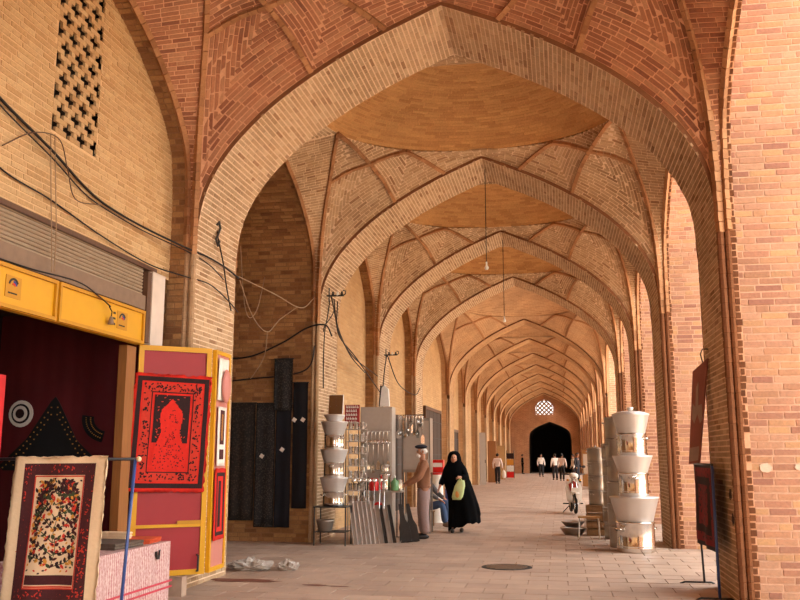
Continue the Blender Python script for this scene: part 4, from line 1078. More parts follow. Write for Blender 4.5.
# ================================================================ dark cloths hung in the recess
def weave(name, c1, c2, sc):
    m, nt, b = new_mat(name); tc = N(nt, 'ShaderNodeTexCoord')
    v = nt.nodes.new('ShaderNodeTexVoronoi'); v.inputs['Scale'].default_value = sc; nt.links.new(tc.outputs['Object'], v.inputs['Vector'])
    r = ramp(nt, [c2, c1, c1]); nt.links.new(v.outputs['Distance'], r.inputs['Fac']); nt.links.new(r.outputs['Color'], b.inputs['Base Color']); b.inputs['Roughness'].default_value = .9
weave('weave_brown', (30, 26, 24), (74, 62, 52), 26); weave('weave_grey', (26, 26, 28), (84, 78, 72), 34); plain('ink_cloth', (14, 15, 22), .85, noise=.3); plain('navy_cloth', (18, 20, 30), .85, noise=.3)
plain('paper_white', (236, 230, 220), .8, noise=.04)
YN = 16.345
for k, (x0, x1, z0, z1, mat, lab, tags) in enumerate((
        (-6.25, -5.76, .40, 2.62, 'weave_brown', 'dark brown speckled cloth length hung beside the cream pier in the recess', []),
        (-5.74, -5.36, .28, 2.61, 'weave_grey', 'grey-black speckled cloth length hung second in the recess', [(-5.60, 1.60)]),
        (-5.34, -5.04, .28, 2.60, 'navy_cloth', 'plain navy cloth length hung third in the recess', [(-5.20, 1.72)]),
        (-5.39, -5.02, 2.46, 3.46, 'weave_grey', 'short patterned scarf hung highest on the recess wall', []),
        (-5.01, -4.72, .63, 3.0, 'ink_cloth', 'plain black cloth length hung nearest the brick edge in the recess', [(-4.97, 2.28), (-4.80, 2.28)]))):
    w = x1 - x0; h = z1 - z0; yy = YN - (.03 if k in (3,) else 0)
    c = Cloth((x0, yy, z1), (1, 0, 0), (0, 0, -1), w, h, (lambda ph: (lambda u, v: .014 * math.sin(u * 26 + ph) * (.3 + .7 * v / h)))(k))
    o = c.sheet('hanging_cloth', mat, nu=14, nv=12); tag(o, lab, 'cloth', 'dark cloths hung in the side recess')
    m = MB(); m.tube([(x0 - .02, yy + .012, z1 - .005), (x1 + .02, yy + .012, z1 - .005)], .01, 6); m.build('hanging_rod', 'black_metal', o)
    for tx, tz_ in tags: MB().box((tx, yy - .03, tz_), (.075, .006, .075), ry=.6).build('price_tag', 'paper_white', o)

# ================================================================ metalware
def metal(name, rgb, rough, nz=.08, sc=6):
    m = plain(name, rgb, rough, metal=1.0, noise=nz, scale=sc); return m
metal('aluminium', (214, 210, 206), .38); MATS['aluminium'].node_tree.nodes['Principled BSDF'].inputs['Metallic'].default_value = .55; metal('steel', (226, 222, 216), .14); metal('dull_tin', (170, 162, 152), .42, .2); metal('grey_sheet', (150, 146, 140), .38, .15)
plain('grey_enamel', (172, 160, 148), .5, noise=.1); plain('red_plastic', (206, 26, 24), .35); plain('green_glass', (96, 140, 92), .25); plain('blue_tin', (40, 62, 140), .4); plain('dark_iron', (46, 42, 40), .6, noise=.3)
plain('white_tin', (226, 222, 214), .4); plain('cardboard', (176, 138, 92), .85, noise=.12)

def pot(loc, r, h, label, group, lid=False, mat='steel', rz=0.0, handles=True, ribs=True, name='cooking_pot'):
    o = empty(name, loc, rz); tag(o, label, 'pot', group)
    pr = [(.001, 0), (r * .92, 0), (r * .97, .02 * h), (r, .06 * h)]
    if ribs:
        for q in (.16, .22): pr += [(r, q * h - .008), (r * 1.015, q * h), (r, q * h + .008)]
    pr += [(r, h * .93), (r * 1.01, h * .94), (r * 1.05, h * .97), (r * 1.05, h), (r * .98, h), (r * .97, h * .9), (r * .95, .08 * h), (.001, .06 * h)]
    MB().lathe(pr, n=28, close=False).build('body', mat, o, smooth=True)
    if handles:
        for s_ in (-1, 1):
            y0 = r * .22; x0 = s_ * r
            MB().tube([(x0, -y0, h * .72), (x0 + s_ * r * .22, -y0, h * .78), (x0 + s_ * r * .22, y0, h * .78), (x0, y0, h * .72)], r * .045, 6).build('handle', mat, o, smooth=True)
    if lid:
        MB().lathe([(.001, h), (r * 1.06, h), (r * 1.04, h * 1.02), (r * .5, h + r * .16), (.001, h + r * .2)], n=28, close=False).build('lid', mat, o, smooth=True)
        MB().sphere((0, 0, h + r * .26), r * .1).build('knob', mat, o, smooth=True)
    return o

def basin(loc, rt, rb, h, label, group, mat='aluminium', lid=True):
    o = empty('metal_basin', loc); tag(o, label, 'basin', group)
    MB().lathe([(.001, 0), (rb * .97, 0), (rb, .01), (rt, h - .03), (rt * 1.03, h - .02), (rt * 1.03, h), (rt * .97, h - .006), (rb * .96, .02), (.001, .014)], n=32, close=False).build('body', mat, o, smooth=True)
    if lid: MB().lathe([(.001, h - .012), (rt * .97, h - .012), (rt * .97, h), (.001, h + .002)], n=32, close=False).build('lid', mat, o, smooth=True)
    return o

def stack(x, y, z, items, group, where, lid=True):
    k = 0
    n = len(items); ordn = ['lowest', 'second', 'third', 'fourth', 'fifth', 'sixth', 'seventh', 'topmost']
    for it in items:
        word = 'topmost' if k == n - 1 else ordn[k]
        if it[0] == 'pot':
            pot((x, y, z), it[1], it[2], 'shiny straight-sided pot, %s piece of %s' % (word, where), group, lid=(lid and k == n - 1), rz=.6 + k * .5)
            z += it[2] + .003
        else:
            basin((x, y, z), it[1], it[2], it[3], 'flared %s basin, %s piece of %s' % ('aluminium', word, where), group); z += it[3] + .005
        k += 1
    return z

# tall stack against the right pier
zt = stack(1.22, 15.80, .008, [('pot', .315, .50), ('basin', .40, .30, .41), ('pot', .245, .39), ('basin', .33, .245, .29), ('pot', .245, .36)], 'tall pot stack by the right pier', 'the tall stack by the right pier', False)
o = basin((1.22, 15.80, zt), .31, .235, .34, 'flared aluminium basin with a domed lid crowning the stack by the right pier', 'tall pot stack by the right pier')
MB().lathe([(.001, .34), (.3, .342), (.24, .37), (.1, .39), (.001, .395)], n=28, close=False).build('domed_lid', 'aluminium', o, smooth=True)
MB().lathe([(.03, .39), (.055, .42), (.06, .45), (.001, .46)], n=14, close=False).build('knob', 'aluminium', o, smooth=True)
# stacks further along the right side
def plain_stack(x, y, z, n, r, h, where, group, mat='dull_tin'):
    words = ['lowest', 'second', 'third', 'fourth', 'fifth', 'sixth', 'seventh', 'eighth', 'ninth']
    for k in range(n):
        pot((x + random.uniform(-.01, .01), y, z), r * random.uniform(.94, 1.05), h, '%s dull tin pot, %s of %s' % ('small' if r < .15 else 'round', 'topmost' if k == n - 1 else words[k], where), group, lid=(k == n - 1), mat=mat, rz=random.uniform(0, 3), ribs=True)
        z += h + .004
plain_stack(1.02, 16.55, .008, 6, .20, .375, 'the stack just behind the tall one', 'dull pot stack behind the tall stack')
plain_stack(1.00, 18.2, .008, 6, .19, .30, 'the grey stack beside the stool', 'grey pot stack beside the stool')
plain_stack(.72, 18.9, .62, 4, .17, .28, 'the short stack on the crate', 'pots on the crate')
cr_ = empty('wooden_crate', (.72, 18.9, 0)); tag(cr_, 'plank crate holding a short stack of tin pots', 'crate')
wood('crate_wood', (128, 100, 70), (160, 128, 92), .8)
for z in (.08, .23, .38, .53):
    for dy_ in (-.2, .2): MB().box((0, dy_, z), (.46, .018, .12)).build('plank', 'crate_wood', cr_)
    for dx_ in (-.22, .22): MB().box((dx_, 0, z), (.018, .382, .12)).build('plank', 'crate_wood', cr_)
MB().box((0, 0, .602), (.46, .42, .02)).build('lid_board', 'crate_wood', cr_)
# stool and floor basins
st = empty('folding_stool', (.52, 18.15, 0)); tag(st, 'low stool with a tan seat and thin white legs', 'stool')
MB().box((0, 0, .42), (.42, .3, .03)).build('seat', 'cardboard', st)
for sx in (-1, 1):
    for sy in (-1, 1): MB().tube([(sx * .18, sy * .12, .41), (sx * .2, sy * .14, 0.01)], .012, 6).build('leg', 'white_tin', st)
basin((.22, 18.9, .008), .26, .18, .16, 'wide shallow tin basin on the paving beside the stool', 'floor basins by the stool', 'dull_tin', False)
basin((.22, 18.9, .17), .23, .15, .12, 'smaller tin basin nested on the wide one beside the stool', 'floor basins by the stool', 'dull_tin', False)
bx_ = MB().box((.62, 19.6, .18), (.26, .22, .34), rz=.3).build('tin_box', 'aluminium'); tag(bx_, 'bright square tin box standing behind the floor basins', 'box')

# ---------------------------------------------------------------- left stall
sd = empty('metal_stand', (-4.12, 16.05, 0)); tag(sd, 'thin black metal stand under the left pot stack', 'stand')
MB().box((0, 0, .69), (.62, .5, .02)).build('top', 'black_metal', sd)
for sx in (-1, 1):
    for sy in (-1, 1): MB().tube([(sx * .29, sy * .22, .68), (sx * .29, sy * .22, .006)], .013, 6).build('leg', 'black_metal', sd)
MB().box((0, 0, .25), (.58, .44, .012)).build('lower_shelf', 'dark_iron', sd)
z = stack(-4.11, 16.05, .702, [('pot', .20, .26), ('basin', .255, .19, .25), ('pot', .19, .26), ('basin', .25, .19, .24), ('pot', .185, .26), ('basin', .245, .18, .24)], 'left pot stack on the stand', 'the stack on the black stand')
basin((-4.11, 16.05, z), .19, .14, .12, 'small bowl crowning the pot stack on the black stand', 'left pot stack on the stand')
tr = empty('metal_tray', (-4.10, 16.1, z + .13)); tag(tr, 'bright tin tray propped upright on top of the left pot stack', 'tray')
MB().box((0, 0, .18), (.27, .02, .36), rx=-.18).build('plate', 'steel', tr); MB().tube([(-.13, -.03, .0), (-.13, .04, .36), (.13, .04, .36), (.13, -.03, 0)], .012, 6).build('rim', 'aluminium', tr)
basin((-4.25, 16.0, .258), .16, .12, .2, 'pale enamel tub on the lower shelf of the black stand', None, 'dull_tin', False)
NTH = ['first', 'second', 'third', 'fourth', 'fifth', 'sixth', 'seventh', 'eighth', 'ninth', 'tenth', 'eleventh', 'twelfth', 'thirteenth', 'fourteenth', 'fifteenth', 'sixteenth']
# shelf of mugs
sf = empty('mug_shelf', (-3.84, 16.72, 0)); tag(sf, 'narrow shelf unit of metal mugs beside the left pot stack', 'shelf')
for k in range(7): MB().box((0, 0, .72 + .23 * k), (.36, .2, .012)).build('shelf_board', 'grey_enamel', sf)
for sx in (-1, 1): MB().box((sx * .18, .08, 1.06), (.015, .03, 2.12)).build('upright', 'grey_enamel', sf)
def mug(loc, label):
    o = empty('metal_mug', loc, random.uniform(-.4, .4)); tag(o, label, 'mug', 'mugs on the narrow shelf')
    MB().lathe([(.001, 0), (.042, 0), (.045, .01), (.045, .13), (.049, .135), (.044, .135), (.042, .02), (.001, .015)], n=14, close=False).build('body', 'steel', o, smooth=True)
    MB().tube([(.044, -.0, .11), (.078, 0, .105), (.08, 0, .05), (.044, 0, .03)], .007, 6).build('handle', 'steel', o, smooth=True)
lv_ = ['lowest', 'second', 'third', 'fourth', 'fifth', 'sixth', 'highest']
for k in range(7):
    for q in range(3): mug((-3.84 + (q - 1) * .115, 16.68, .727 + .23 * k), 'shiny metal mug on the %s board of the narrow shelf, %s' % (lv_[k], ('nearest the pot stack', 'between two mugs', 'nearest the grey cabinet')[q]))
# grey cabinet board with utensils
cb = empty('tool_cabinet', (-3.57, 17.35, 0)); tag(cb, 'tall grey metal cabinet with kitchen tools hung on its front', 'cabinet')
MB().box((0, .1, 1.28), (.64, .36, 2.56)).build('body', 'grey_enamel', cb)
MB().box((0, -.09, 2.32), (.60, .02, .40)).build('upper_panel', 'grey_enamel', cb); MB().box((0, -.09, 1.5), (.60, .02, 1.14)).build('door', 'grey_enamel', cb)
MB().bar((-.28, -.11, 2.08), (.28, -.11, 2.08), .015, .015).build('hanging_rail', 'aluminium', cb); MB().bar((-.28, -.11, 1.86), (.28, -.11, 1.86), .015, .015).build('hanging_rail', 'aluminium', cb)
def ladle(loc, L, label, kind, mat='steel', rx=0.0, rz=0.0, group='utensils hung on the grey cabinet'):
    o = empty('ladle' if kind else 'spatula', loc, rz); o.rotation_euler = (rx, 0, rz); tag(o, label, 'utensil', group)
    MB().tube([(0, .01, 0), (0, 0, -.02), (0, 0, -L)], .009, 6).build('handle', mat, o, smooth=True)
    if kind: MB().lathe([(.001, -.04), (.03, -.034), (.048, -.012), (.05, 0), (.046, 0), (.028, -.026), (.001, -.032)], (0, -.02, -L - .03), 14, close=False, M=Matrix.Rotation(.9, 3, 'X')).build('bowl', mat, o, smooth=True)
    else: MB().prism([(-.012, 0), (.012, 0), (.04, -.05), (.038, -.17), (-.038, -.17), (-.04, -.05)], (0, .0, -L), (1, 0, 0), (0, 0, 1), (0, 1, 0), .004).build('blade', mat, o)
    return o
for k in range(7): ladle((-3.57 - .24 + .08 * k, 17.225, 2.085), .18, 'small metal ladle on the upper rail of the grey cabinet, %s from the mug shelf' % NTH[k], 1)
for k in range(6): ladle((-3.57 - .25 + .1 * k, 17.225, 1.865), .42 if k % 2 == 0 else .36, 'long metal spatula on the lower rail of the grey cabinet, %s from the mug shelf' % NTH[k], 0)
# utensils bunch hung from a bar above the man
rb = empty('hanging_rail', (-3.0, 17.75, 0)); tag(rb, 'thin metal rail carrying a bunch of ladles beside the grey cabinet', 'rail')
MB().tube([(-.24, 0, .01), (-.24, 0, 2.42), (.34, 0, 2.42)], .012, 6).build('frame', 'dark_iron', rb); MB().box((-.24, 0, .015), (.16, .16, .012)).build('foot', 'dark_iron', rb)
rr = random.Random(5)
for k in range(16): ladle((-3.2 + .033 * k, 17.70 - .02 * (k % 3), 2.41), rr.uniform(.10, .40), 'ladle or skimmer in the bunch hung from the thin rail, %s from its post' % NTH[k], 1 if k % 3 else 0, 'steel' if k % 2 else 'grey_sheet', rz=rr.uniform(-.6, .6), group='bunch of ladles on the rail')
# second metal cabinet behind
c2 = empty('metal_cabinet', (-3.0, 18.75, 0)); tag(c2, 'grey sheet-metal cabinet behind the man with the cap', 'cabinet')
MB().box((0, .15, 1.83), (.60, .4, 1.14)).build('body', 'grey_sheet', c2); MB().box((0, -.06, 1.83), (.54, .015, 1.02)).build('door', 'grey_enamel', c2); MB().box((.24, -.08, 1.6), (.02, .03, .14)).build('handle', 'steel', c2)
for sx in (-1, 1):
    for sy in (-.02, .32): MB().box((sx * .28, sy, .63), (.03, .03, 1.26)).build('leg', 'grey_sheet', c2)
# counter with kettles
ct = empty('stall_counter', (-3.38, 17.0, 0)); tag(ct, 'narrow metal counter of the hardware stall', 'counter')
MB().box((0, 0, .93), (.80, .34, .03)).build('top', 'dull_tin', ct)
for sx in (-1, 1):
    for sy in (-1, 1): MB().tube([(sx * .37, sy * .14, .92), (sx * .37, sy * .14, .006)], .013, 6).build('leg', 'dark_iron', ct)
def vessel(name, loc, prof, mat, label, cat, extra=None):
    o = empty(name, loc); tag(o, label, cat); MB().lathe(prof, n=20, close=False).build('body', mat, o, smooth=True)
    if extra: extra(o)
    return o
CZ = .946
def kettle_x(o):
    MB().tube([(.08, 0, .06), (.14, 0, .12), (.15, 0, .15)], [.02, .014, .01], 8).build('spout', 'dark_iron', o, smooth=True); MB().tube([(-.07, 0, .14), (-.06, 0, .24), (.06, 0, .24), (.07, 0, .14)], .008, 6).build('handle', 'dark_iron', o, smooth=True); MB().sphere((0, 0, .18), .018).build('knob', 'dark_iron', o)
vessel('kettle', (-3.68, 17.06, CZ), [(.001, 0), (.09, 0), (.1, .05), (.08, .13), (.05, .165), (.001, .17)], 'dark_iron', 'dark iron kettle at the end of the stall counter', 'kettle', kettle_x).rotation_euler.z = 1.9
def cap_x(o): MB().lathe([(.07, .19), (.075, .2), (.075, .23), (.001, .24)], n=18, close=False).build('lid', 'red_plastic', o, smooth=True)
vessel('canister', (-3.535, 16.92, CZ), [(.001, 0), (.085, 0), (.09, .02), (.09, .18), (.07, .2), (.001, .2)], 'red_plastic', 'red plastic canister on the stall counter', 'canister', cap_x)
pot((-3.34, 17.03, CZ), .11, .30, 'tall lidded steel canister pot on the stall counter', None, lid=True, rz=PI / 2)
pot((-3.34, 17.03, CZ + .36), .085, .12, 'small steel pot standing on the tall canister', None, lid=True)
def bot_x(o): MB().lathe([(.022, .24), (.024, .28), (.001, .285)], n=12, close=False).build('cap', 'white_tin', o)
vessel('bottle', (-3.14, 16.96, CZ), [(.001, 0), (.07, 0), (.075, .02), (.075, .16), (.03, .21), (.02, .24), (.001, .24)], 'green_glass', 'green bottle on the end of the stall counter', 'bottle', bot_x)
pot((-3.06, 17.05, CZ), .06, .2, 'slim steel pot behind the green bottle on the counter', None)
# leaning long sheet pans and their ladles
for k in range(6):
    o = empty('sheet_pan', (-3.70 + k * .07, 16.12 + .05 * k, .01)); o.rotation_euler = (-.30, -.13, .25)
    tag(o, 'long narrow grey sheet-metal pan leaning in the row, %s from the black stand' % NTH[k], 'pan', 'sheet pans leaning by the stand')
    MB().box((0, 0, .40), (.065, .012, .80)).build('plate', 'grey_sheet', o)
    for sx in (-1, 1): MB().box((sx * .034, -.02, .40), (.006, .045, .80)).build('side_lip', 'aluminium', o)
    MB().tube([(-.02, 0, .80), (-.02, 0, .9), (.02, 0, .9), (.02, 0, .80)], .006, 6).build('handle', 'steel', o)
for k in range(4):
    o = empty('sheet_pan', (-3.28 + k * .07, 16.45 + .05 * k, .01)); o.rotation_euler = (-.30, -.16, .25)
    tag(o, 'long %s sheet-metal pan before the counter, %s of its row from the stand' % ('black' if k % 2 else 'grey', NTH[k]), 'pan', 'dark pans leaning before the counter')
    MB().box((0, 0, .36), (.065, .012, .72)).build('plate', 'dark_iron' if k % 2 else 'grey_sheet', o)
    for sx in (-1, 1): MB().box((sx * .034, -.02, .36), (.006, .045, .72)).build('side_lip', 'grey_sheet', o)
for k in range(7): 
    o = ladle((-3.86 + .1 * k, 16.5 + .03 * (k % 3), .62), .5, 'round-headed skimmer standing behind the leaning pans, %s from the black stand' % NTH[k], 1, 'steel', rx=PI - .12, group='skimmers behind the leaning pans')
o = empty('round_fan', (-3.42, 16.78, .66)); tag(o, 'small red round paddle among the leaning pans', 'paddle')
MB().lathe([(.001, 0), (.085, 0), (.085, .012), (.001, .014)], n=20, close=False, M=Matrix.Rotation(PI / 2, 3, 'X')).build('disc', 'red_plastic', o); MB().tube([(0, 0, -.08), (0, 0, -.64)], .01, 6).build('stick', 'cardboard', o)
# big dark scoops and clear bag on the floor
for k in range(2):
    o = empty('coal_scoop', (-2.86 + .12 * k, 16.72 + .14 * k, .008)); o.rotation_euler = (-.16, -.20, .1); tag(o, 'large dark iron scoop leaning beside the counter, %s the plastic bag' % ('farther from' if k == 0 else 'next to'), 'scoop', 'iron scoops by the counter')
    MB().prism([(-.1, 0), (.1, 0), (.1, .3), (.05, .42), (.03, .72), (-.03, .72), (-.05, .42), (-.1, .3)], (0, 0, 0), (1, 0, 0), (0, 0, 1), (0, 1, 0), .014).build('plate', 'dark_iron', o)
    MB().box((0, -.04, .02), (.2, .09, .02)).build('lip', 'dark_iron', o)
plain('clear_plastic', (196, 206, 208), .25, noise=.12, scale=10, bump=.8, spec=.8)
def sack(name, loc, d, label, mat, seed):
    rs = random.Random(seed); m = MB(); m.sphere((0, 0, 0), 1, 36, 22)
    vs_ = []
    for x, y, z in m.v:
        q = 1 + .16 * math.sin(5 * x + seed) * math.cos(4 * y) + .10 * math.sin(9 * z + 7 * x) + rs.uniform(-.10, .10) + .12 * math.sin(13 * x + 3 * y) * math.sin(11 * y - 5 * z)
        vs_.append((x * d[0] * q, y * d[1] * q, max(0, (z + .72) * d[2] * q)))
    m.v = vs_; o = m.build(name, mat, smooth=False); o.location = loc; tag(o, label, 'bag'); return o
sack('plastic_bag', (-3.02, 17.7, .008), (.12, .10, .22), 'crumpled bluish plastic bag on the floor beside the man', 'clear_plastic', 3)
plain('dusty_plastic', (176, 166, 156), .4, noise=.15, scale=8, bump=.8)
sack('plastic_sack', (-4.36, 12.35, .008), (.30, .16, .085), 'crumpled dusty plastic sack on the paving behind the cream pier', 'dusty_plastic', 1)
sack('plastic_sack', (-3.84, 12.42, .008), (.15, .10, .075), 'small crumpled clear plastic beside the dusty sack on the paving', 'dusty_plastic', 8)
# crates and cans beside the woman
for k, (x, y, w, h, mat, lab) in enumerate(((-2.98, 21.8, .30, 1.15, 'white_tin', 'stack of white boxes behind the seated man'), (-2.72, 22.3, .26, .8, 'blue_tin', 'blue drum beside the white boxes'), )):
    o = empty('storage_drum', (x, y, 0)); tag(o, lab, 'drum')
    MB().lathe([(.001, .008), (w / 2, .008), (w / 2, h * .33), (w / 2 * 1.04, h * .34), (w / 2, h * .35), (w / 2, h * .66), (w / 2 * 1.04, h * .67), (w / 2, h * .68), (w / 2, h), (.001, h)], n=20, close=False).build('body', mat, o, smooth=False)
    MB().lathe([(.001, h), (w / 2 * 1.03, h), (w / 2 * 1.03, h + .04), (.001, h + .05)], n=20, close=False).build('lid', 'white_tin' if k else 'red_plastic', o)
o = empty('storage_box', (-2.98, 21.8, 1.205)); tag(o, 'red carton on top of the white drum', 'box'); MB().box((0, 0, .15), (.34, .28, .3)).build('body', 'red_plastic', o); MB().box((0, -.142, .18), (.3, .004, .1)).build('label_strip', 'white_tin', o); MB().box((0, 0, .304), (.34, .1, .006)).build('tape', 'cardboard', o)
# red sign with white lines of writing
sgn = empty('notice_board', (-4.03, 17.12, 2.19)); tag(sgn, 'small red notice with white lines of writing beside the mug shelf', 'sign')
MB().box((0, .02, .2), (.30, .02, .42)).build('board', 'red_paint', sgn); rr = random.Random(9)
for r in range(5):
    x = -.12
    m = MB()
    while x < .10:
        w = rr.uniform(.02, .05); m.box((x + w / 2, .006, .36 - r * .075), (w, .003, .03)); m.box((x + w * .3, .006, .375 - r * .075), (.012, .003, .05)); x += w + .012
    o = m.build('writing_line', 'paper_white', sgn); o['kind'] = 'stuff'
for sx in (-.13, .13): MB().tube([(sx, .04, .4), (sx, .06, -2.18)], .01, 6).build('post', 'dark_iron', sgn)
# poster on the infill wall and white hanging tins
po = empty('framed_poster', (SHOP_X + .04, 18.55, 2.75)); tag(po, 'small framed paper hung on the tan wall above the red notice', 'poster')
MB().box((-.01, 0, .22), (.03, .36, .52)).build('frame', 'dark_wood', po); MB().box((.008, 0, .22), (.006, .30, .46)).build('paper', 'cream_cloth', po); MB().box((.013, 0, .27), (.004, .2, .18)).build('picture', 'maroon_print', po)
o = empty('tin_hood', (-3.16, 17.22, 2.575)); tag(o, 'bright folded tin hood standing on the grey cabinet', 'hood')
MB().prism([(-.10, 0), (.10, 0), (.08, .34), (.0, .42), (-.06, .36)], (-.26, .1, 0), (1, 0, 0), (0, 0, 1), (0, 1, 0), .1).build('body', 'white_tin', o); MB().prism([(-.11, 0), (-.09, 0), (-.05, .4), (-.08, .42)], (-.26, .08, 0), (1, 0, 0), (0, 0, 1), (0, 1, 0), .14).build('flange', 'dark_iron', o)

# ---------------------------------------------------------------- right, near pier: hanging board and rug stand
bd = empty('hanging_board', (1.72, 11.35, 1.5)); tag(bd, 'tall weathered red painted board hung from a hook on the right pier', 'board')
plain('weathered_red', (138, 84, 74), .7, noise=.35, scale=5, bump=.3); plain('grey_wood_paint', (150, 128, 116), .8, noise=.25, scale=6)
e1 = Vector((-.19, .55, 0)); 
m = MB(); ex = Vector((-.55, .83, 0)).normalized(); ez = Vector((.09, 0, 1)).normalized()
m.prism([(.08, 0.02), (.26, 0), (.25, 1.16), (0, 1.30)], (0.0, .05, 0), ex, ez, Vector((.83, .55, 0)), .025); m.build('panel', 'weathered_red', bd)
m = MB(); m.prism([(.04, .55), (.08, .5), (.13, .62), (.18, .5), (.22, .56), (.22, .75), (.17, .70), (.17, .95), (.13, 1.02), (.12, .72), (.06, .74)], (-.003, .049, 0), ex, ez, Vector((-.83, -.55, 0)), .004); m.build('painted_motif', 'grey_wood_paint', bd)
m = MB(); m.prism([(.09, .05), (.24, .03), (.24, .2), (.08, .22)], (-.003, .049, 0), ex, ez, Vector((-.83, -.55, 0)), .003); m.build('painted_band', 'grey_wood_paint', bd)
MB().tube([(.08, .12, 1.22), (.05, .12, 1.36), (.08, .12, 1.42), (.15, .12, 1.42)], .008, 6).build('hook', 'black_metal', bd)
rs_ = empty('rug_stand', (1.71, 11.35, 0)); tag(rs_, 'slim dark metal stand leaning by the right pier with a rug over it', 'stand')
y0, y1 = -.62, .72
MB().tube([(.0, y0, 1.50), (-.0, y0, .02)], .016, 8).build('pole', 'blue_metal', rs_, smooth=True)
MB().tube([(.0, y1, 1.50), (.04, y1, .02)], .014, 8).build('pole', 'black_metal', rs_, smooth=True)
MB().tube([(0, y0 - .03, 1.50), (0, y1 + .03, 1.50)], .014, 8).build('crossbar', 'black_metal', rs_, smooth=True)
for yy in (y0, y1): MB().tube([(-.26, yy, .006), (-.2, yy, .03), (.12, yy, .03), (.16, yy, .012)], .012, 6).build('foot', 'black_metal', rs_, smooth=True)
W_, H_ = 1.28, .98
cr2 = Cloth((1.702, 11.35 + y1 - .06, 1.51), (0, -1, 0), (0, 0, -1), W_, H_, lambda u, v: .02 * math.sin(u * 9) * (v / H_) + .02 * v)
o = cr2.sheet('draped_rug', 'dark_print', nu=18, nv=16, jag=.006); tag(o, 'dark red patterned rug hung over the slim stand by the right pier', 'rug')
plain('deep_red', (120, 22, 28), .9, noise=.3, scale=20)
cr2.rects('red_border', 'deep_red', o, ring(.05, .05, W_ - .05, H_ - .05, .11), step=.03, off=.006); cr2.rects('centre_field', 'deep_red', o, [(.3, .25, W_ - .3, H_ - .25)], step=.03, off=.006)
rr = random.Random(4); q = cr2.polys('rug_print', 'dark_print', o, [leaf_poly(rr.uniform(.06, W_ - .1), rr.uniform(.06, H_ - .1), .05, .03, rr.uniform(0, 6.28)) for _ in range(200)], off=.010); q['kind'] = 'stuff'

# ---------------------------------------------------------------- cables on the second and third piers
cable('black cable crossing the brown recess wall to the second pier', [(-6.9, 16.36, 3.52), (-6.0, 16.36, 3.50), (-5.3, 16.35, 3.75), (-4.75, 16.33, 4.05), (-4.40, 16.36, 4.10), (-4.30, 16.5, 3.9)], .016)
cable('lower black cable pinned across the brown recess wall', [(-6.9, 16.36, 2.98), (-5.9, 16.36, 3.08), (-5.3, 16.35, 3.12), (-4.85, 16.34, 3.2), (-4.66, 16.33, 3.36), (-4.6, 16.33, 3.7)], .014)
cable('pale wire strung from the first pier across the recess', [(-4.47, 11.8, 4.14), (-4.5, 13.5, 4.2), (-4.55, 15.2, 4.25), (-4.62, 16.3, 4.62)], .009, 'cable_tan')
cable('pale wire hanging in a deep loop in the recess', [(-4.49, 11.9, 4.1), (-4.6, 12.8, 3.72), (-4.7, 13.8, 3.62), (-4.75, 14.6, 3.95), (-4.68, 15.4, 4.3)], .008, 'cable_tan')
cable('pale wire dropping from the deep loop to the cloths', [(-4.7, 13.8, 3.62), (-4.75, 13.85, 3.25), (-4.9, 13.9, 3.0), (-5.0, 13.9, 2.86)], .007, 'cable_tan')
cable('thin pale wire looping beside the first pier', [(-4.48, 11.86, 4.6), (-4.6, 12.4, 3.9), (-4.65, 12.8, 3.7), (-4.7, 13.3, 3.95), (-4.7, 13.6, 4.5)], .006, 'cable_tan')
def bracket(y, x, z, lab):
    o = empty('cable_bracket', (x, y, z)); tag(o, lab, 'bracket')
    MB().bar((-.05, 0, 0), (.30, 0, 0), .03, .03).build('arm', 'dark_iron', o); MB().bar((0, 0, -.12), (0, 0, .16), .035, .02).build('plate', 'dark_iron', o)
    for k in range(3):
        MB().lathe([(.001, -.03), (.022, -.03), (.028, 0), (.018, .02), (.024, .045), (.001, .05)], (.08 + .09 * k, 0, .03), 10, close=False).build('insulator', 'white_tin' if k == 1 else 'dark_iron', o, smooth=True)
    MB().tube([(.28, 0, 0), (.33, 0, .03), (.33, 0, .09), (.28, 0, .10)], .012, 6).build('hook', 'dark_iron', o)
    return o
bracket(16.62, -4.40, 4.72, 'iron cable bracket with insulators on the second left pier')
bracket(22.5, -4.40, 4.2, 'iron cable bracket with insulators on the third left pier')
m = 0
for k, (dx, dz, ey, ez_) in enumerate(((.0, 0, 20.4, 3.55), (.05, -.05, 21.9, 3.6), (.12, -.1, 22.3, 3.2))):
    cable(['black cable slung from the bracket on the second pier', 'thicker cable slung low from the bracket on the second pier', 'third cable slung from the bracket to the third pier'][k], [(-4.35 + dx, 16.62, 4.70 + dz), (-4.45, 17.6, 4.2 + dz), (-4.52, 19.0 + k * .3, 3.8), (-4.5, ey, ez_)], .013)
cable('cable running down the face of the second pier from the bracket', [(-4.38, 16.6, 4.62), (-4.44, 16.66, 4.3), (-4.48, 16.62, 4.0), (-4.49, 16.6, 3.4), (-4.49, 16.62, 2.9)], .011)
cable('loop of loose cable on the second pier', [(-4.36, 16.62, 4.7), (-4.3, 16.6, 4.4), (-4.45, 16.5, 4.1), (-4.46, 16.45, 3.98)], .010)
cable('cable running down the face of the third pier', [(-4.38, 22.5, 4.2), (-4.47, 22.6, 3.7), (-4.49, 22.5, 3.0), (-4.48, 22.5, 2.4)], .014)
cable('cable slung from the third pier to the fourth', [(-4.36, 22.5, 4.18), (-4.42, 24.5, 3.6), (-4.45, 27.5, 3.5), (-4.45, 28.6, 3.8)], .014)
cable('twisted wires on the face of the first pier', [(-4.50, 11.0, 4.62), (-4.48, 11.05, 4.45), (-4.47, 11.2, 4.2), (-4.47, 11.35, 3.9), (-4.47, 11.55, 3.6)], .010)
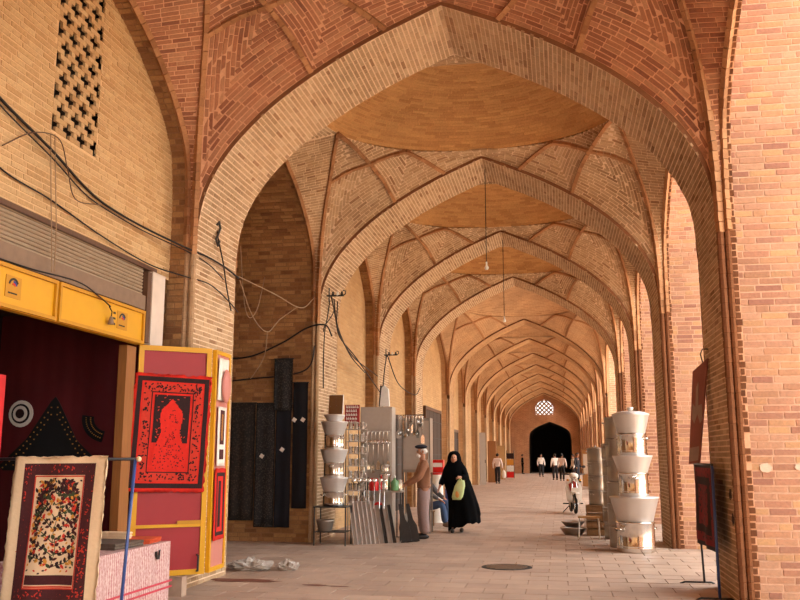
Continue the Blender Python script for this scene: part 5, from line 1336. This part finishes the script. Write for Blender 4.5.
o = empty('pier_hook', (-4.5, 10.95, 4.6)); tag(o, 'black S-shaped hook hung on the first cream pier', 'hook'); MB().tube([(.03, -.02, .08), (.03, .05, .14), (.03, .1, .06), (.03, .03, -.04), (.03, -.04, -.12), (.03, .03, -.2), (.03, .08, -.12)], .016, 6).build('rod', 'dark_iron', o, smooth=True); MB().box((.005, .05, .12), (.03, .04, .04)).build('plate', 'dark_iron', o)
# hanging lamp wires in the passage
def pendant(x, y, z0, z1, lab):
    o = empty('pendant_lamp', (x, y, z1)); tag(o, lab, 'lamp')
    MB().tube([(0, 0, 0), (0, 0, z0 - z1)], .008, 6).build('wire', 'cable_black', o); MB().lathe([(.001, -.09), (.03, -.085), (.045, -.05), (.03, -.01), (.018, .0), (.018, .07), (.001, .075)], n=12, close=False).build('bulb_socket', 'white_tin', o, smooth=True)
pendant(-1.31, 17.0, 7.28, 5.30, 'bare lamp on a long wire under the second arch'); pendant(-1.33, 23.0, 7.28, 5.15, 'bare lamp on a long wire under the third arch')

# drain cover and floor details
dc = empty('drain_cover', (-.81, 13.3, .012)); tag(dc, 'round dark iron drain cover set in the paving', 'drain')
MB().lathe([(.001, .008), (.33, .008), (.36, .008), (.37, 0)], n=32, close=False).build('plate', 'dark_iron', dc)
for k in range(-4, 5): 
    w = 2 * math.sqrt(max(.01, .30 ** 2 - (k * .065) ** 2)); MB().box((0, k * .065, .010), (w, .022, .006)).build('rib_bar', 'dull_tin', dc)
plain('rust_stain', (110, 62, 44), .8, noise=.3)
for k, (x, y, a, b_) in enumerate(((-3.05, 11.05, .17, .05), (-2.72, 11.0, .14, .04), (-4.1, 11.3, .5, .16))):
    n = 18; rs = random.Random(k); pts = [(a * math.cos(2 * PI * t / n) * rs.uniform(.7, 1.1), b_ * math.sin(2 * PI * t / n) * rs.uniform(.7, 1.2)) for t in range(n)]
    MB().prism(pts, (x, y, .0165), (1, 0, 0), (0, 1, 0), (0, 0, 1), .0015).build('stain', 'rust_stain', floor)

# ---------------------------------------------------------------- far shops
def door_panel(x, y, w, h, mat, lab, rz=0.0):
    o = empty('shop_door', (x, y, 0), rz); tag(o, lab, 'door'); MB().box((0, 0, h / 2 + .01), (w, .05, h)).build('leaf', mat, o)
    for q in (.25, .75): MB().box((0, -.035, h * q), (w * .75, .02, h * .36)).build('inset', mat, o)
    MB().box((w * .38, -.05, h * .45), (.04, .05, .18)).build('handle', 'black_metal', o)
door_panel(-4.30, 50.5, .36, 2.9, 'grey_enamel', 'grey open shop door leaf on the left far along the passage', .2)
door_panel(-4.12, 55.0, .5, 2.5, 'jamb_wood', 'brown open shop door leaf behind the far man', .1)
door_panel(-4.0, 62.0, .5, 2.3, 'cardboard', 'tan open door leaf beyond the far man', .1)
sk_ = empty('goods_rack', (-3.6, 66.0, 0)); tag(sk_, 'rack of coloured goods on the left near the end wall', 'rack')
for k, mt in enumerate(('red_plastic', 'white_tin', 'ochre_print', 'dark_print')): MB().box((0, 0, .25 + .45 * k), (.5, .3, .4)).build('goods_bale', mt, sk_)
for sx in (-1, 1): MB().box((sx * .27, 0, 1.0), (.03, .3, 2.0)).build('upright', 'dark_iron', sk_)
o = empty('display_case', (1.35, 46.5, 0)); tag(o, 'tall pale display case on the right far along the passage', 'case'); MB().box((0, 0, .95), (.5, .4, 1.9)).build('body', 'cardboard', o); MB().box((0, -.21, 1.2), (.4, .02, 1.0)).build('pane', 'white_tin', o); MB().box((0, 0, 1.93), (.56, .46, .06)).build('cornice', 'crate_wood', o)
o = MB().box((0, 0, .02), (.9, 1.6, .12)).build('floor_step', 'paving'); o.location = (1.42, 44.4, .05); tag(o, 'low stone step at the foot of the right far pier', 'step')

# ---------------------------------------------------------------- shop doors in the walled-up arches further along
wood('old_door', (46, 32, 24), (70, 50, 36), .7)
def wall_door(n, y, w, h, lab):
    o = empty('door_%d' % n, (SHOP_X, y, 0)); tag(o, lab, None, None, 'structure')
    for q in range(4): MB().box((.05, -w / 2 + w / 8 + q * w / 4, h / 2 + .01), (.05, w / 4 - .03, h)).build('door_leaf', 'old_door', o)
    for c, d_ in (((.06, -w / 2 - .05, h / 2), (.1, .1, h + .1)), ((.06, w / 2 + .05, h / 2), (.1, .1, h + .1)), ((.06, 0, h + .06), (.1, w + .2, .12))): MB().box(c, d_).build('door_frame', 'dark_wood', o)
    for q in range(5): MB().bar((.09, -w / 2, h * (.12 + .19 * q)), (.09, w / 2, h * (.12 + .19 * q)), .03, .03).build('iron_bar', 'dark_iron', o)
for n, (y, w, h, lab) in enumerate(((25.9, 2.6, 2.7, 'dark barred shop door in the arch beyond the third arch'), (34.2, 4.2, 3.3, 'wide dark barred shop front in the long bay beyond the fourth arch'), (41.2, 2.6, 2.7, 'dark barred shop door in the arch beyond the fifth arch'))): wall_door(n + 1, y, w, h, lab)

# plaster patches on the near right wall, soot on the pier
plain('plaster', (200, 176, 154), .9, noise=.12, bump=.4); plain('soot_mark', (58, 36, 26), .95, noise=.3)
wr_ = bpy.data.objects['wall_right.006']; ja = [a for a in arches if a.name == 'trim_3'][0]
for k, (x, z, a, b_) in enumerate(((2.22, 1.47, .075, .06), (2.56, 1.48, .04, .04))):
    rs = random.Random(20 + k); n = 26; MB().prism([(a * math.cos(2 * PI * t / n) * rs.uniform(.75, 1.0), b_ * math.sin(2 * PI * t / n) * rs.uniform(.75, 1.0)) for t in range(n)], (x, 10.40, z), (1, 0, 0), (0, 0, 1), (0, 1, 0), .01).build('plaster_patch', 'plaster', wr_)
for k, (y, z, a) in enumerate(((10.56, 1.18, .09), (10.5, .91, .09))):
    rs = random.Random(30 + k); n = 14; MB().prism([(a * math.cos(2 * PI * t / n) * rs.uniform(.5, 1.2), a * .7 * math.sin(2 * PI * t / n) * rs.uniform(.5, 1.2)) for t in range(n)], (1.858, y, z), (0, 1, 0), (0, 0, 1), (1, 0, 0), .006).build('soot_mark', 'soot_mark', ja)
# ================================================================ people
plain('skin', (196, 142, 112), .6, noise=.06); plain('skin_tan', (172, 118, 88), .6, noise=.06)
plain('brown_shirt', (142, 98, 72), .9, noise=.12, scale=20, bump=.3); plain('mauve_trousers', (150, 128, 124), .9, noise=.1, scale=20, bump=.3)
plain('black_leather', (24, 22, 22), .45); plain('white_hair', (214, 206, 198), .9); plain('dark_hair', (30, 24, 22), .8); plain('chador_black', (6, 6, 8), .95, noise=.3, scale=9, spec=.1)
plain('white_shirt', (226, 214, 204), .9, noise=.06, bump=.2); plain('pale_shirt', (214, 196, 188), .9, noise=.06, bump=.2); plain('dark_trousers', (38, 34, 36), .9, noise=.1); plain('jeans', (60, 80, 112), .9, noise=.15, scale=20); plain('grey_shirt', (96, 92, 92), .9); plain('shoe_tan', (120, 92, 72), .6); plain('blue_beret', (24, 26, 40), .85)
plain('bag_green', (196, 212, 150), .5, noise=.1, scale=9, bump=.5); plain('bag_orange', (220, 160, 90), .5)

def skin(name, nodes, edges, mat, parent, root, sub=2):
    """a continuous surface grown over a skeleton of joints"""
    keys = list(nodes); ix = {k: i for i, k in enumerate(keys)}
    me = bpy.data.meshes.new(name); me.from_pydata([tuple(nodes[k][0]) for k in keys], [(ix[a], ix[b]) for a, b in edges], [])
    o = bpy.data.objects.new(name, me); COL.objects.link(o)
    o.modifiers.new('skin', 'SKIN'); sv = me.skin_vertices
    lay_ = sv[0] if len(sv) else None
    if lay_ is None:
        bm = bmesh.new(); bm.from_mesh(me); bm.verts.layers.skin.verify(); bm.to_mesh(me); bm.free(); lay_ = me.skin_vertices[0]
    for k in keys:
        r = nodes[k][1]; d = lay_.data[ix[k]]; d.radius = r if isinstance(r, tuple) else (r, r); d.use_root = (k == root)
    ss = o.modifiers.new('sub', 'SUBSURF'); ss.levels = sub; ss.render_levels = sub
    dg = bpy.context.evaluated_depsgraph_get(); m2 = bpy.data.meshes.new_from_object(o.evaluated_get(dg))
    o.modifiers.clear(); o.data = m2; m2.name = name; bpy.data.meshes.remove(me)
    m2.materials.clear(); m2.materials.append(MATS[mat]); m2.polygons.foreach_set('use_smooth', [True] * len(m2.polygons))
    o.parent = parent
    return o

def person(label, loc, rz, shirt, trousers, arms=None, skin_m='skin_tan', shoe='black_leather', hair='dark_hair', s=1.0, detail=True, legs=None, stride=0.0, seated=False, bald=False, group=None, bulk=1.0):
    """local frame: -y is where the person faces, x their left... arms: {side: (elbow, wrist)} in metres"""
    p = empty('person', loc, rz); p.scale = (s, s, s); tag(p, label, 'person', group)
    P = {}
    hz = 0.93
    base = dict(pel=(0, 0, hz), sp=(0, 0, 1.10), ch=(0, -.01, 1.30), nk=(0, -.02, 1.47), h0=(0, -.03, 1.55), h1=(0, -.035, 1.63), h2=(0, -.03, 1.70))
    if seated: base = {k: (v[0], v[1] + .04, v[2] - .45) for k, v in base.items()}
    dz = -.45 if seated else 0
    R = dict(pel=(.125, .10), sp=(.115, .085), ch=(.135, .095), nk=.052, h0=(.062, .07), h1=(.075, .09), h2=(.06, .07))
    for k in base: P[k] = (base[k], R[k])
    E_ = [('pel', 'sp'), ('sp', 'ch'), ('ch', 'nk'), ('nk', 'h0'), ('h0', 'h1'), ('h1', 'h2')]
    P['no'] = ((0, base['h1'][1] - .105, base['h1'][2] - .02), .012); E_.append(('h1', 'no'))
    A = {1: ((.26, .02, 1.12 + dz), (.27, -.10, .88 + dz)), -1: ((-.26, .02, 1.12 + dz), (-.27, -.10, .88 + dz))}
    if arms: A.update(arms)
    if legs is None:
        legs = {1: ((.10, -.02 - stride * .6, .50), (.10, .02 - stride, .09)), -1: ((-.10, -.02 + stride * .3, .50), (-.10, .02 + stride, .09))}
    SH = {}; LG = {}
    for sd, n in ((1, 'l'), (-1, 'r')):
        el, wr = A[sd]; el = Vector(el); wr = Vector(wr); sh = Vector((sd * .175, 0, 1.40 + dz)) if not seated else Vector((sd * .175, .04, 1.40 + dz))
        d = (wr - el).normalized(); hd = wr + d * .08
        P['s' + n] = (sh, .06); P['e' + n] = (el, .042); P['w' + n] = (wr, .028); P['hd' + n] = (hd, (.035, .018))
        E_ += [('ch', 's' + n), ('s' + n, 'e' + n), ('e' + n, 'w' + n), ('w' + n, 'hd' + n)]
        if detail:
            side = d.cross(Vector((0, 0, 1))); side = side.normalized() if side.length > .1 else Vector((0, 1, 0)); dn = d.cross(side)
            for q, (off, L) in enumerate(((-.028, .055), (-.010, .072), (.010, .068), (.027, .05))):
                a = hd + side * off + d * .03; b = a + d * L * .6 + dn * .01; c = b + d * L * .35 + dn * .022
                P['f%d%s' % (q, n)] = (b, .010); P['g%d%s' % (q, n)] = (c, .008); E_ += [('hd' + n, 'f%d%s' % (q, n)), ('f%d%s' % (q, n), 'g%d%s' % (q, n))]
            t = wr + d * .03 - side * .045; P['t' + n] = (t, .011); P['u' + n] = (t + d * .04 - side * .005, .009); E_ += [('w' + n, 't' + n), ('t' + n, 'u' + n)]
        kn, an = legs[sd]; kn = Vector(kn); an = Vector(an); hp = Vector((sd * .09, base['pel'][1], base['pel'][2] - .05))
        P['hp' + n] = (hp, .085); P['k' + n] = (kn, .058); P['a' + n] = (an, .04)
        E_ += [('pel', 'hp' + n), ('hp' + n, 'k' + n), ('k' + n, 'a' + n)]
        # shoe
        m = MB(); m.sphere((an[0], an[1] - .07, an[2] - .045), 1, 12, 8, (.05, .135, .05)); m.v = [(x, y, max(z, an[2] - .088)) for x, y, z in m.v]; m.build('shoe', shoe, p, smooth=True)
        LG['hp' + n] = (hp, .105 * bulk); LG['k' + n] = (kn, .082 * bulk); LG['a' + n] = (an + Vector((0, 0, -.01)), .075 * bulk)
        SH['s' + n] = (sh, .08); SH['e' + n] = (el, .062); SH['w' + n] = (wr, .046)
    skin('body', P, E_, skin_m, p, 'pel')
    b = base
    LG['pel'] = (Vector(b['pel']) + Vector((0, 0, .02)), (.150, .122)); LG['wa'] = (Vector(b['pel']) + Vector((0, 0, .10)), (.145, .115))
    skin('trousers', LG, [('wa', 'pel')] + [e for n in 'lr' for e in (('pel', 'hp' + n), ('hp' + n, 'k' + n), ('k' + n, 'a' + n))], trousers, p, 'pel')
    SH['lo'] = (Vector(b['pel']) + Vector((0, 0, .04)), (.155, .125)); SH['sp'] = (b['sp'], (.145 * bulk, .112 * bulk)); SH['ch'] = (b['ch'], (.158 * bulk, .118 * bulk)); SH['co'] = (Vector(b['nk']) + Vector((0, .005, -.03)), .066)
    skin('shirt', SH, [('lo', 'sp'), ('sp', 'ch'), ('ch', 'co')] + [e for n in 'lr' for e in (('ch', 's' + n), ('s' + n, 'e' + n), ('e' + n, 'w' + n))], shirt, p, 'sp')
    h1 = Vector(b['h1'])
    if not bald:
        m = MB(); m.sphere((h1.x, h1.y + .018, h1.z + .02), 1, 16, 10, (.088, .108, .105)); m.f = [f for f in m.f if not (sum(m.v[i][1] for i in f) / len(f) < h1.y - .04 and sum(m.v[i][2] for i in f) / len(f) < h1.z + .05)]
        m.f = [f for f in m.f if sum(m.v[i][2] for i in f) / len(f) > h1.z - .06]; m.build('hair', hair, p, smooth=True)
    for sd in (-1, 1):
        MB().sphere((h1.x + sd * .03, h1.y - .083, h1.z + .005), .011, 8, 6).build('eye', 'black_leather', p, smooth=True)
        MB().sphere((h1.x + sd * .082, h1.y + .01, h1.z - .01), .022, 8, 6, (.5, 1, 1.4)).build('ear', skin_m, p, smooth=True)
    MB().sphere((h1.x, h1.y - .08, h1.z - .055), .02, 8, 6, (1.1, .5, .35)).build('mouth', 'ink_red', p, smooth=True)
    return p, h1

# the man with the cap at the counter, facing the stall
man, h1 = person('older man in a brown shirt and dark cap standing at the hardware counter', (-2.66, 17.5, .014), math.radians(-72), 'brown_shirt', 'mauve_trousers',
                 arms={1: ((.27, -.12, 1.14), (.16, -.36, 1.0)), -1: ((-.25, -.10, 1.12), (-.16, -.36, .98))}, hair='white_hair', s=1.03, bald=True, bulk=1.24)
m = MB(); m.sphere((h1.x, h1.y - .01, h1.z + .085), 1, 18, 10, (.105, .125, .042)); m.build('cap', 'blue_beret', man, smooth=True)
m = MB(); m.sphere((h1.x, h1.y - .055, h1.z - .085), 1, 12, 8, (.055, .05, .05)); m.build('beard', 'white_hair', man, smooth=True)
m = MB(); m.sphere((h1.x, h1.y + .03, h1.z + .0), 1, 14, 8, (.082, .085, .06)); m.build('hair', 'white_hair', man, smooth=True)
# the seated person in jeans
sp_, h2 = person('person in blue jeans and grey shirt sitting low behind the man with the cap', (-3.02, 20.6, .014), math.radians(75), 'grey_shirt', 'jeans', shoe='shoe_tan', seated=True,
                 legs={1: ((.12, -.42, .55), (.12, -.36, .09)), -1: ((-.12, -.40, .50), (-.12, -.46, .09))}, arms={1: ((.25, -.12, .74), (.15, -.32, .62)), -1: ((-.25, -.12, .74), (-.15, -.32, .62))})
so = empty('low_stool', (-3.02, 20.6, 0), math.radians(75)); tag(so, 'low wooden stool under the seated person', 'stool')
MB().box((0, .06, .34), (.34, .3, .03)).build('seat', 'crate_wood', so)
for sx in (-1, 1):
    for sy in (-1, 1): MB().box((sx * .14, .06 + sy * .12, .17), (.035, .035, .32)).build('leg', 'crate_wood', so)

# the woman in the black chador
wo = empty('person', (-2.17, 19.06, .014)); tag(wo, 'woman in a long black chador walking with a pale green bag', 'person')
nodes = dict(pel=((-.02, .02, .92), (.12, .1)), sp=((-.03, .02, 1.1), (.11, .08)), ch=((-.05, .01, 1.28), (.12, .09)), nk=((-.06, 0, 1.42), .05), h0=((-.065, -.045, 1.49), (.058, .07)), h1=((-.065, -.06, 1.555), (.068, .085)), h2=((-.065, -.03, 1.62), (.055, .06)),
             no=((-.066, -.155, 1.535), .012), sl=((.10, 0, 1.34), .055), el=((.17, -.10, 1.12), .04), wl=((.09, -.25, 1.15), .028), hl=((.06, -.30, 1.14), (.03, .02)),
             sr=((-.20, 0, 1.34), .055), er=((-.29, -.02, 1.12), .04), wr=((-.36, -.10, .96), .028), hr=((-.385, -.13, .90), (.03, .018)),
             pl=((.07, .02, .85), .08), kl=((.06, -.08, .48), .055), al=((.09, -.02, .10), .038), pr=((-.09, .02, .85), .08), kr=((-.08, -.06, .48), .055), ar=((-.09, -.16, .09), .038))
for q, off in enumerate((-.02, -.007, .007, .02)):
    nodes['f%d' % q] = ((.035 + off * .2, -.325, 1.13 + off), .009); nodes['g%d' % q] = ((.012, -.315, 1.115 + off), .008)
    nodes['j%d' % q] = ((-.395 + off * .4, -.14 + off, .85), .009); nodes['k%d' % q] = ((-.40 + off * .4, -.145 + off, .815), .008)
nodes['t1'] = ((.045, -.29, 1.175), .010); nodes['t2'] = ((-.37, -.16, .87), .010)
ed = [('pel', 'sp'), ('sp', 'ch'), ('ch', 'nk'), ('nk', 'h0'), ('h0', 'h1'), ('h1', 'h2'), ('h1', 'no'), ('ch', 'sl'), ('sl', 'el'), ('el', 'wl'), ('wl', 'hl'), ('ch', 'sr'), ('sr', 'er'), ('er', 'wr'), ('wr', 'hr'), ('pel', 'pl'), ('pl', 'kl'), ('kl', 'al'), ('pel', 'pr'), ('pr', 'kr'), ('kr', 'ar'), ('hl', 't1'), ('hr', 't2')]
for q in range(4): ed += [('hl', 'f%d' % q), ('f%d' % q, 'g%d' % q), ('hr', 'j%d' % q), ('j%d' % q, 'k%d' % q)]
skin('body', nodes, ed, 'skin', wo, 'pel')
for an in ((.09, -.02, .10), (-.09, -.16, .09)):
    m = MB(); m.sphere((an[0], an[1] - .07, an[2] - .045), 1, 12, 8, (.045, .12, .05)); m.v = [(x, y, max(z, an[2] - .088)) for x, y, z in m.v]; m.build('shoe', 'black_leather', wo, smooth=True)
for sd in (-1, 1): MB().sphere((-.065 + sd * .028, -.138, 1.562), .011, 8, 6).build('eye', 'black_leather', wo, smooth=True)
MB().sphere((-.065, -.135, 1.50), .018, 8, 6, (1.1, .5, .35)).build('mouth', 'ink_red', wo, smooth=True)
# chador: sections (height, centre x, centre y, half width, half depth); the cloth blows out to her left
SEC = [(1.692, -.065, .03, .03, .04), (1.675, -.065, .03, .085, .09), (1.63, -.065, .025, .125, .115), (1.56, -.065, .03, .145, .115), (1.48, -.06, .035, .155, .11), (1.41, -.055, .02, .19, .125), (1.33, -.05, .01, .245, .15), (1.20, -.045, 0, .285, .19), (1.02, -.01, .01, .285, .21), (.85, .05, .02, .29, .22), (.68, .09, .03, .30, .23), (.50, .11, .04, .315, .24), (.33, .12, .05, .33, .25), (.20, .12, .05, .335, .26)]
n = 56; m = MB()
for li, (z, cx_, cy_, rx_, ry_) in enumerate(SEC):
    for k in range(n):
        a = 2 * PI * k / n; low = max(0, (1.25 - z)) ; fold = 1 + low * (.05 * math.sin(a * 9 + z * 2) + .035 * math.sin(a * 5 + 1))
        x = cx_ + rx_ * math.cos(a) * fold; y = cy_ + ry_ * math.sin(a) * fold; zz = z
        if li == len(SEC) - 1: zz = z - .13 * max(0, -math.cos(a) + .45) + .02 * math.sin(a * 9)
        m.v.append((x, y, zz))
for li in range(len(SEC) - 1):
    for k in range(n):
        q = (li * n + k, (li + 1) * n + k, (li + 1) * n + (k + 1) % n, li * n + (k + 1) % n)
        c = np.mean([m.v[i] for i in q], axis=0)
        if 1.46 < c[2] < 1.62 and c[1] < -.03 and abs(c[0] + .065) < .062: continue          # opening for the face
        m.f.append(q)
m.f.append(tuple(range(n)))
m.build('chador', 'chador_black', wo, smooth=True)
skin('sleeve', dict(a=((-.19, 0, 1.33), .085), b=((-.29, -.02, 1.12), .075), c=((-.355, -.09, .97), .065)), [('a', 'b'), ('b', 'c')], 'chador_black', wo, 'a')
skin('sleeve', dict(a=((.10, -.02, 1.32), .085), b=((.17, -.12, 1.13), .08), c=((.10, -.24, 1.15), .05)), [('a', 'b'), ('b', 'c')], 'chador_black', wo, 'a')
skin('shawl_wing', dict(a=((.16, .02, 1.15), .09), b=((.25, .06, .85), .10), c=((.36, .08, .5), .11), d=((.44, .08, .30), .06)), [('a', 'b'), ('b', 'c'), ('c', 'd')], 'chador_black', wo, 'a')
skin('trouser_legs', dict(p=((0, .02, .7), .1), kl=((.06, -.08, .46), .085), al=((.09, -.02, .10), .07), kr=((-.08, -.07, .46), .085), ar=((-.09, -.16, .09), .07)), [('p', 'kl'), ('kl', 'al'), ('p', 'kr'), ('kr', 'ar')], 'chador_black', wo, 'p')
bg_ = empty('shopping_bag', (-2.10, 18.72, .70)); tag(bg_, 'pale green printed shopping bag in the hand of the woman in black', 'bag')
m = MB(); m.sphere((0, 0, .2), 1, 18, 12, (.15, .06, .28)); m.v = [(x * .72 * (1.15 - .9 * max(0, z - .12)) * (1 + .06 * math.sin(z * 26)) + (z - .2) * .25, y, min(.40, max(z, 0))) for x, y, z in m.v]; m.build('body', 'bag_green', bg_, smooth=True)
MB().tube([(-.02, 0, .38), (.03, 0, .43), (.045, .0, .43), (.07, 0, .38)], .012, 6).build('handle', 'bag_green', bg_, smooth=True)
m = MB(); m.sphere((-.03, -.045, .12), 1, 12, 8, (.045, .018, .08)); m.build('printed_patch', 'bag_orange', bg_, smooth=True)

# people far along the passage
person('man in a pale shirt and dark trousers walking away past the brown door leaf', (-3.62, 52.6, .014), math.radians(170), 'pale_shirt', 'dark_trousers', detail=False, stride=.1)
fb = empty('shopping_bag', (-3.25, 52.5, .35)); tag(fb, 'white bag hanging from the hand of the far walking man', 'bag'); MB().sphere((0, 0, .2), 1, 10, 8, (.12, .08, .24)).build('body', 'white_cloth', fb, smooth=True); MB().tube([(-.03, 0, .4), (0, 0, .5), (.03, 0, .4)], .012, 6).build('handle', 'white_cloth', fb)
person('man in a white shirt walking alone before the dark doorway', (-1.46, 70.2, .014), math.radians(10), 'white_shirt', 'dark_trousers', detail=False, stride=.12)
person('man in a white shirt, inner one of the pair before the doorway', (-.35, 61.5, .014), math.radians(-160), 'white_shirt', 'dark_trousers', detail=False, stride=.06)
person('man in a pale shirt, outer one of the pair before the doorway', (.10, 59.2, .014), math.radians(170), 'pale_shirt', 'dark_trousers', detail=False, stride=.04)
person('man in a white shirt standing behind the motorbike by the right pier', (.80, 56.8, .014), math.radians(-70), 'white_shirt', 'dark_trousers', detail=False, s=.97)
person('person in dark clothes standing by the display case', (1.02, 55.8, .014), math.radians(60), 'dark_trousers', 'dark_trousers', detail=False, s=1.02)
person('person in black standing at the foot of the end wall', (-3.35, 81.3, .014), math.radians(100), 'chador_black', 'chador_black', detail=False)

# ================================================================ motorbike
mb = empty('motorbike', (.32, 26.1, .014), math.radians(6)); tag(mb, 'white and red step-through motorbike parked on the right of the passage', 'motorbike')
plain('rubber', (24, 22, 22), .8); plain('bike_white', (222, 216, 206), .35); plain('bike_red', (150, 44, 34), .4); metal('chrome', (210, 210, 210), .15)
RYm = Matrix.Rotation(PI / 2, 3, 'Y')
def wheel(y):
    w = empty('wheel', (0, y, 0), parent=mb)
    R_ = .28; m = MB(); pr = []
    pts = []
    for j in range(29): a = 2 * PI * j / 28; pts.append((0, math.cos(a) * (R_ - .035), .29 + math.sin(a) * (R_ - .035)))
    m.tube(pts, .04, 8, cap=False); m.build('tyre', 'rubber', w, smooth=True)
    m = MB(); m.tube([(0, p[1] * .82, .29 + (p[2] - .29) * .82) for p in pts], .014, 6, cap=False); m.build('rim', 'chrome', w, smooth=True)
    m = MB()
    for j in range(12): a = 2 * PI * j / 12; m.tube([(0, 0, .29), (0, math.cos(a) * .2, .29 + math.sin(a) * .2)], .004, 4)
    q = m.build('spokes', 'chrome', w); q['kind'] = 'stuff'
    MB().tube([(-.06, 0, .29), (.06, 0, .29)], .035, 10).build('hub', 'chrome', w)
wheel(-.6); wheel(.6)
for sx in (-1, 1): MB().tube([(sx * .07, -.6, .29), (sx * .07, -.52, .62), (sx * .05, -.42, .95)], .02, 8).build('fork_leg', 'chrome', mb, smooth=True)
MB().prism([(-.28, .30), (-.2, .56), (0, .60), (.2, .56), (.28, .30)], (0, -.6, 0), (0, 1, 0), (0, 0, 1), (1, 0, 0), .10).build('front_fender', 'bike_white', mb); mb.children[-1].location = (-.05, 0, .02)
MB().prism([(-.2, .35), (-.24, .7), (-.12, .95), (.12, .95), (.24, .7), (.2, .35), (.1, .3), (-.1, .3)], (0, -.36, 0), (1, 0, 0), (0, .12, 1), (0, 1, 0), .05).build('leg_shield', 'bike_white', mb)
MB().prism([(-.1, .62), (-.14, .8), (0, .9), (.14, .8), (.1, .62)], (0, -.372, 0), (1, 0, 0), (0, .12, 1), (0, -1, 0), .01).build('shield_badge', 'bike_red', mb)
MB().sphere((0, -.40, 1.03), .12, 14, 10, (1.1, .9, .8)).build('headlamp_shell', 'bike_white', mb, smooth=True); MB().sphere((0, -.47, 1.02), .07, 12, 8, (1, .5, 1)).build('headlamp', 'chrome', mb, smooth=True)
MB().tube([(-.33, -.24, 1.08), (-.2, -.32, 1.08), (0, -.36, 1.05), (.2, -.32, 1.08), (.33, -.24, 1.08)], .014, 8).build('handlebar', 'black_metal', mb, smooth=True)
for sx in (-1, 1):
    MB().tube([(sx * .22, -.31, 1.08), (sx * .28, -.33, 1.26)], .007, 6).build('mirror_stem', 'black_metal', mb); MB().sphere((sx * .29, -.33, 1.29), .05, 10, 8, (1.2, .3, .8)).build('mirror', 'black_metal', mb, smooth=True)
    MB().tube([(sx * .12, -.02, .26), (sx * .28, -.02, .26)], .018, 6).build('footpeg', 'rubber', mb)
    MB().sphere((sx * .17, -.40, .92), .035, 8, 6).build('indicator', 'ochre_print', mb)
MB().prism([(-.36, .62), (-.2, .42), (.1, .36), (.5, .5), (.72, .7), (.1, .74), (-.12, .6)], (-.07, 0, 0), (0, 1, 0), (0, 0, 1), (1, 0, 0), .14).build('frame_body', 'bike_white', mb)
MB().sphere((0, .30, .80), 1, 14, 8, (.13, .38, .06)).build('seat', 'black_leather', mb, smooth=True)
MB().box((0, 0, .30), (.18, .32, .2)).build('engine', 'dull_tin', mb); MB().tube([(.12, -.05, .24), (.14, .2, .22), (.15, .62, .28)], .035, 8).build('exhaust', 'chrome', mb, smooth=True)
MB().tube([(-.1, .05, .2), (-.28, .12, 0.0)], .012, 6).build('side_stand', 'black_metal', mb); MB().box((0, .75, .62), (.16, .05, .1)).build('tail_lamp', 'bike_red', mb); MB().box((0, -.66, .66), (.22, .012, .12)).build('number_plate', 'white_tin', mb)
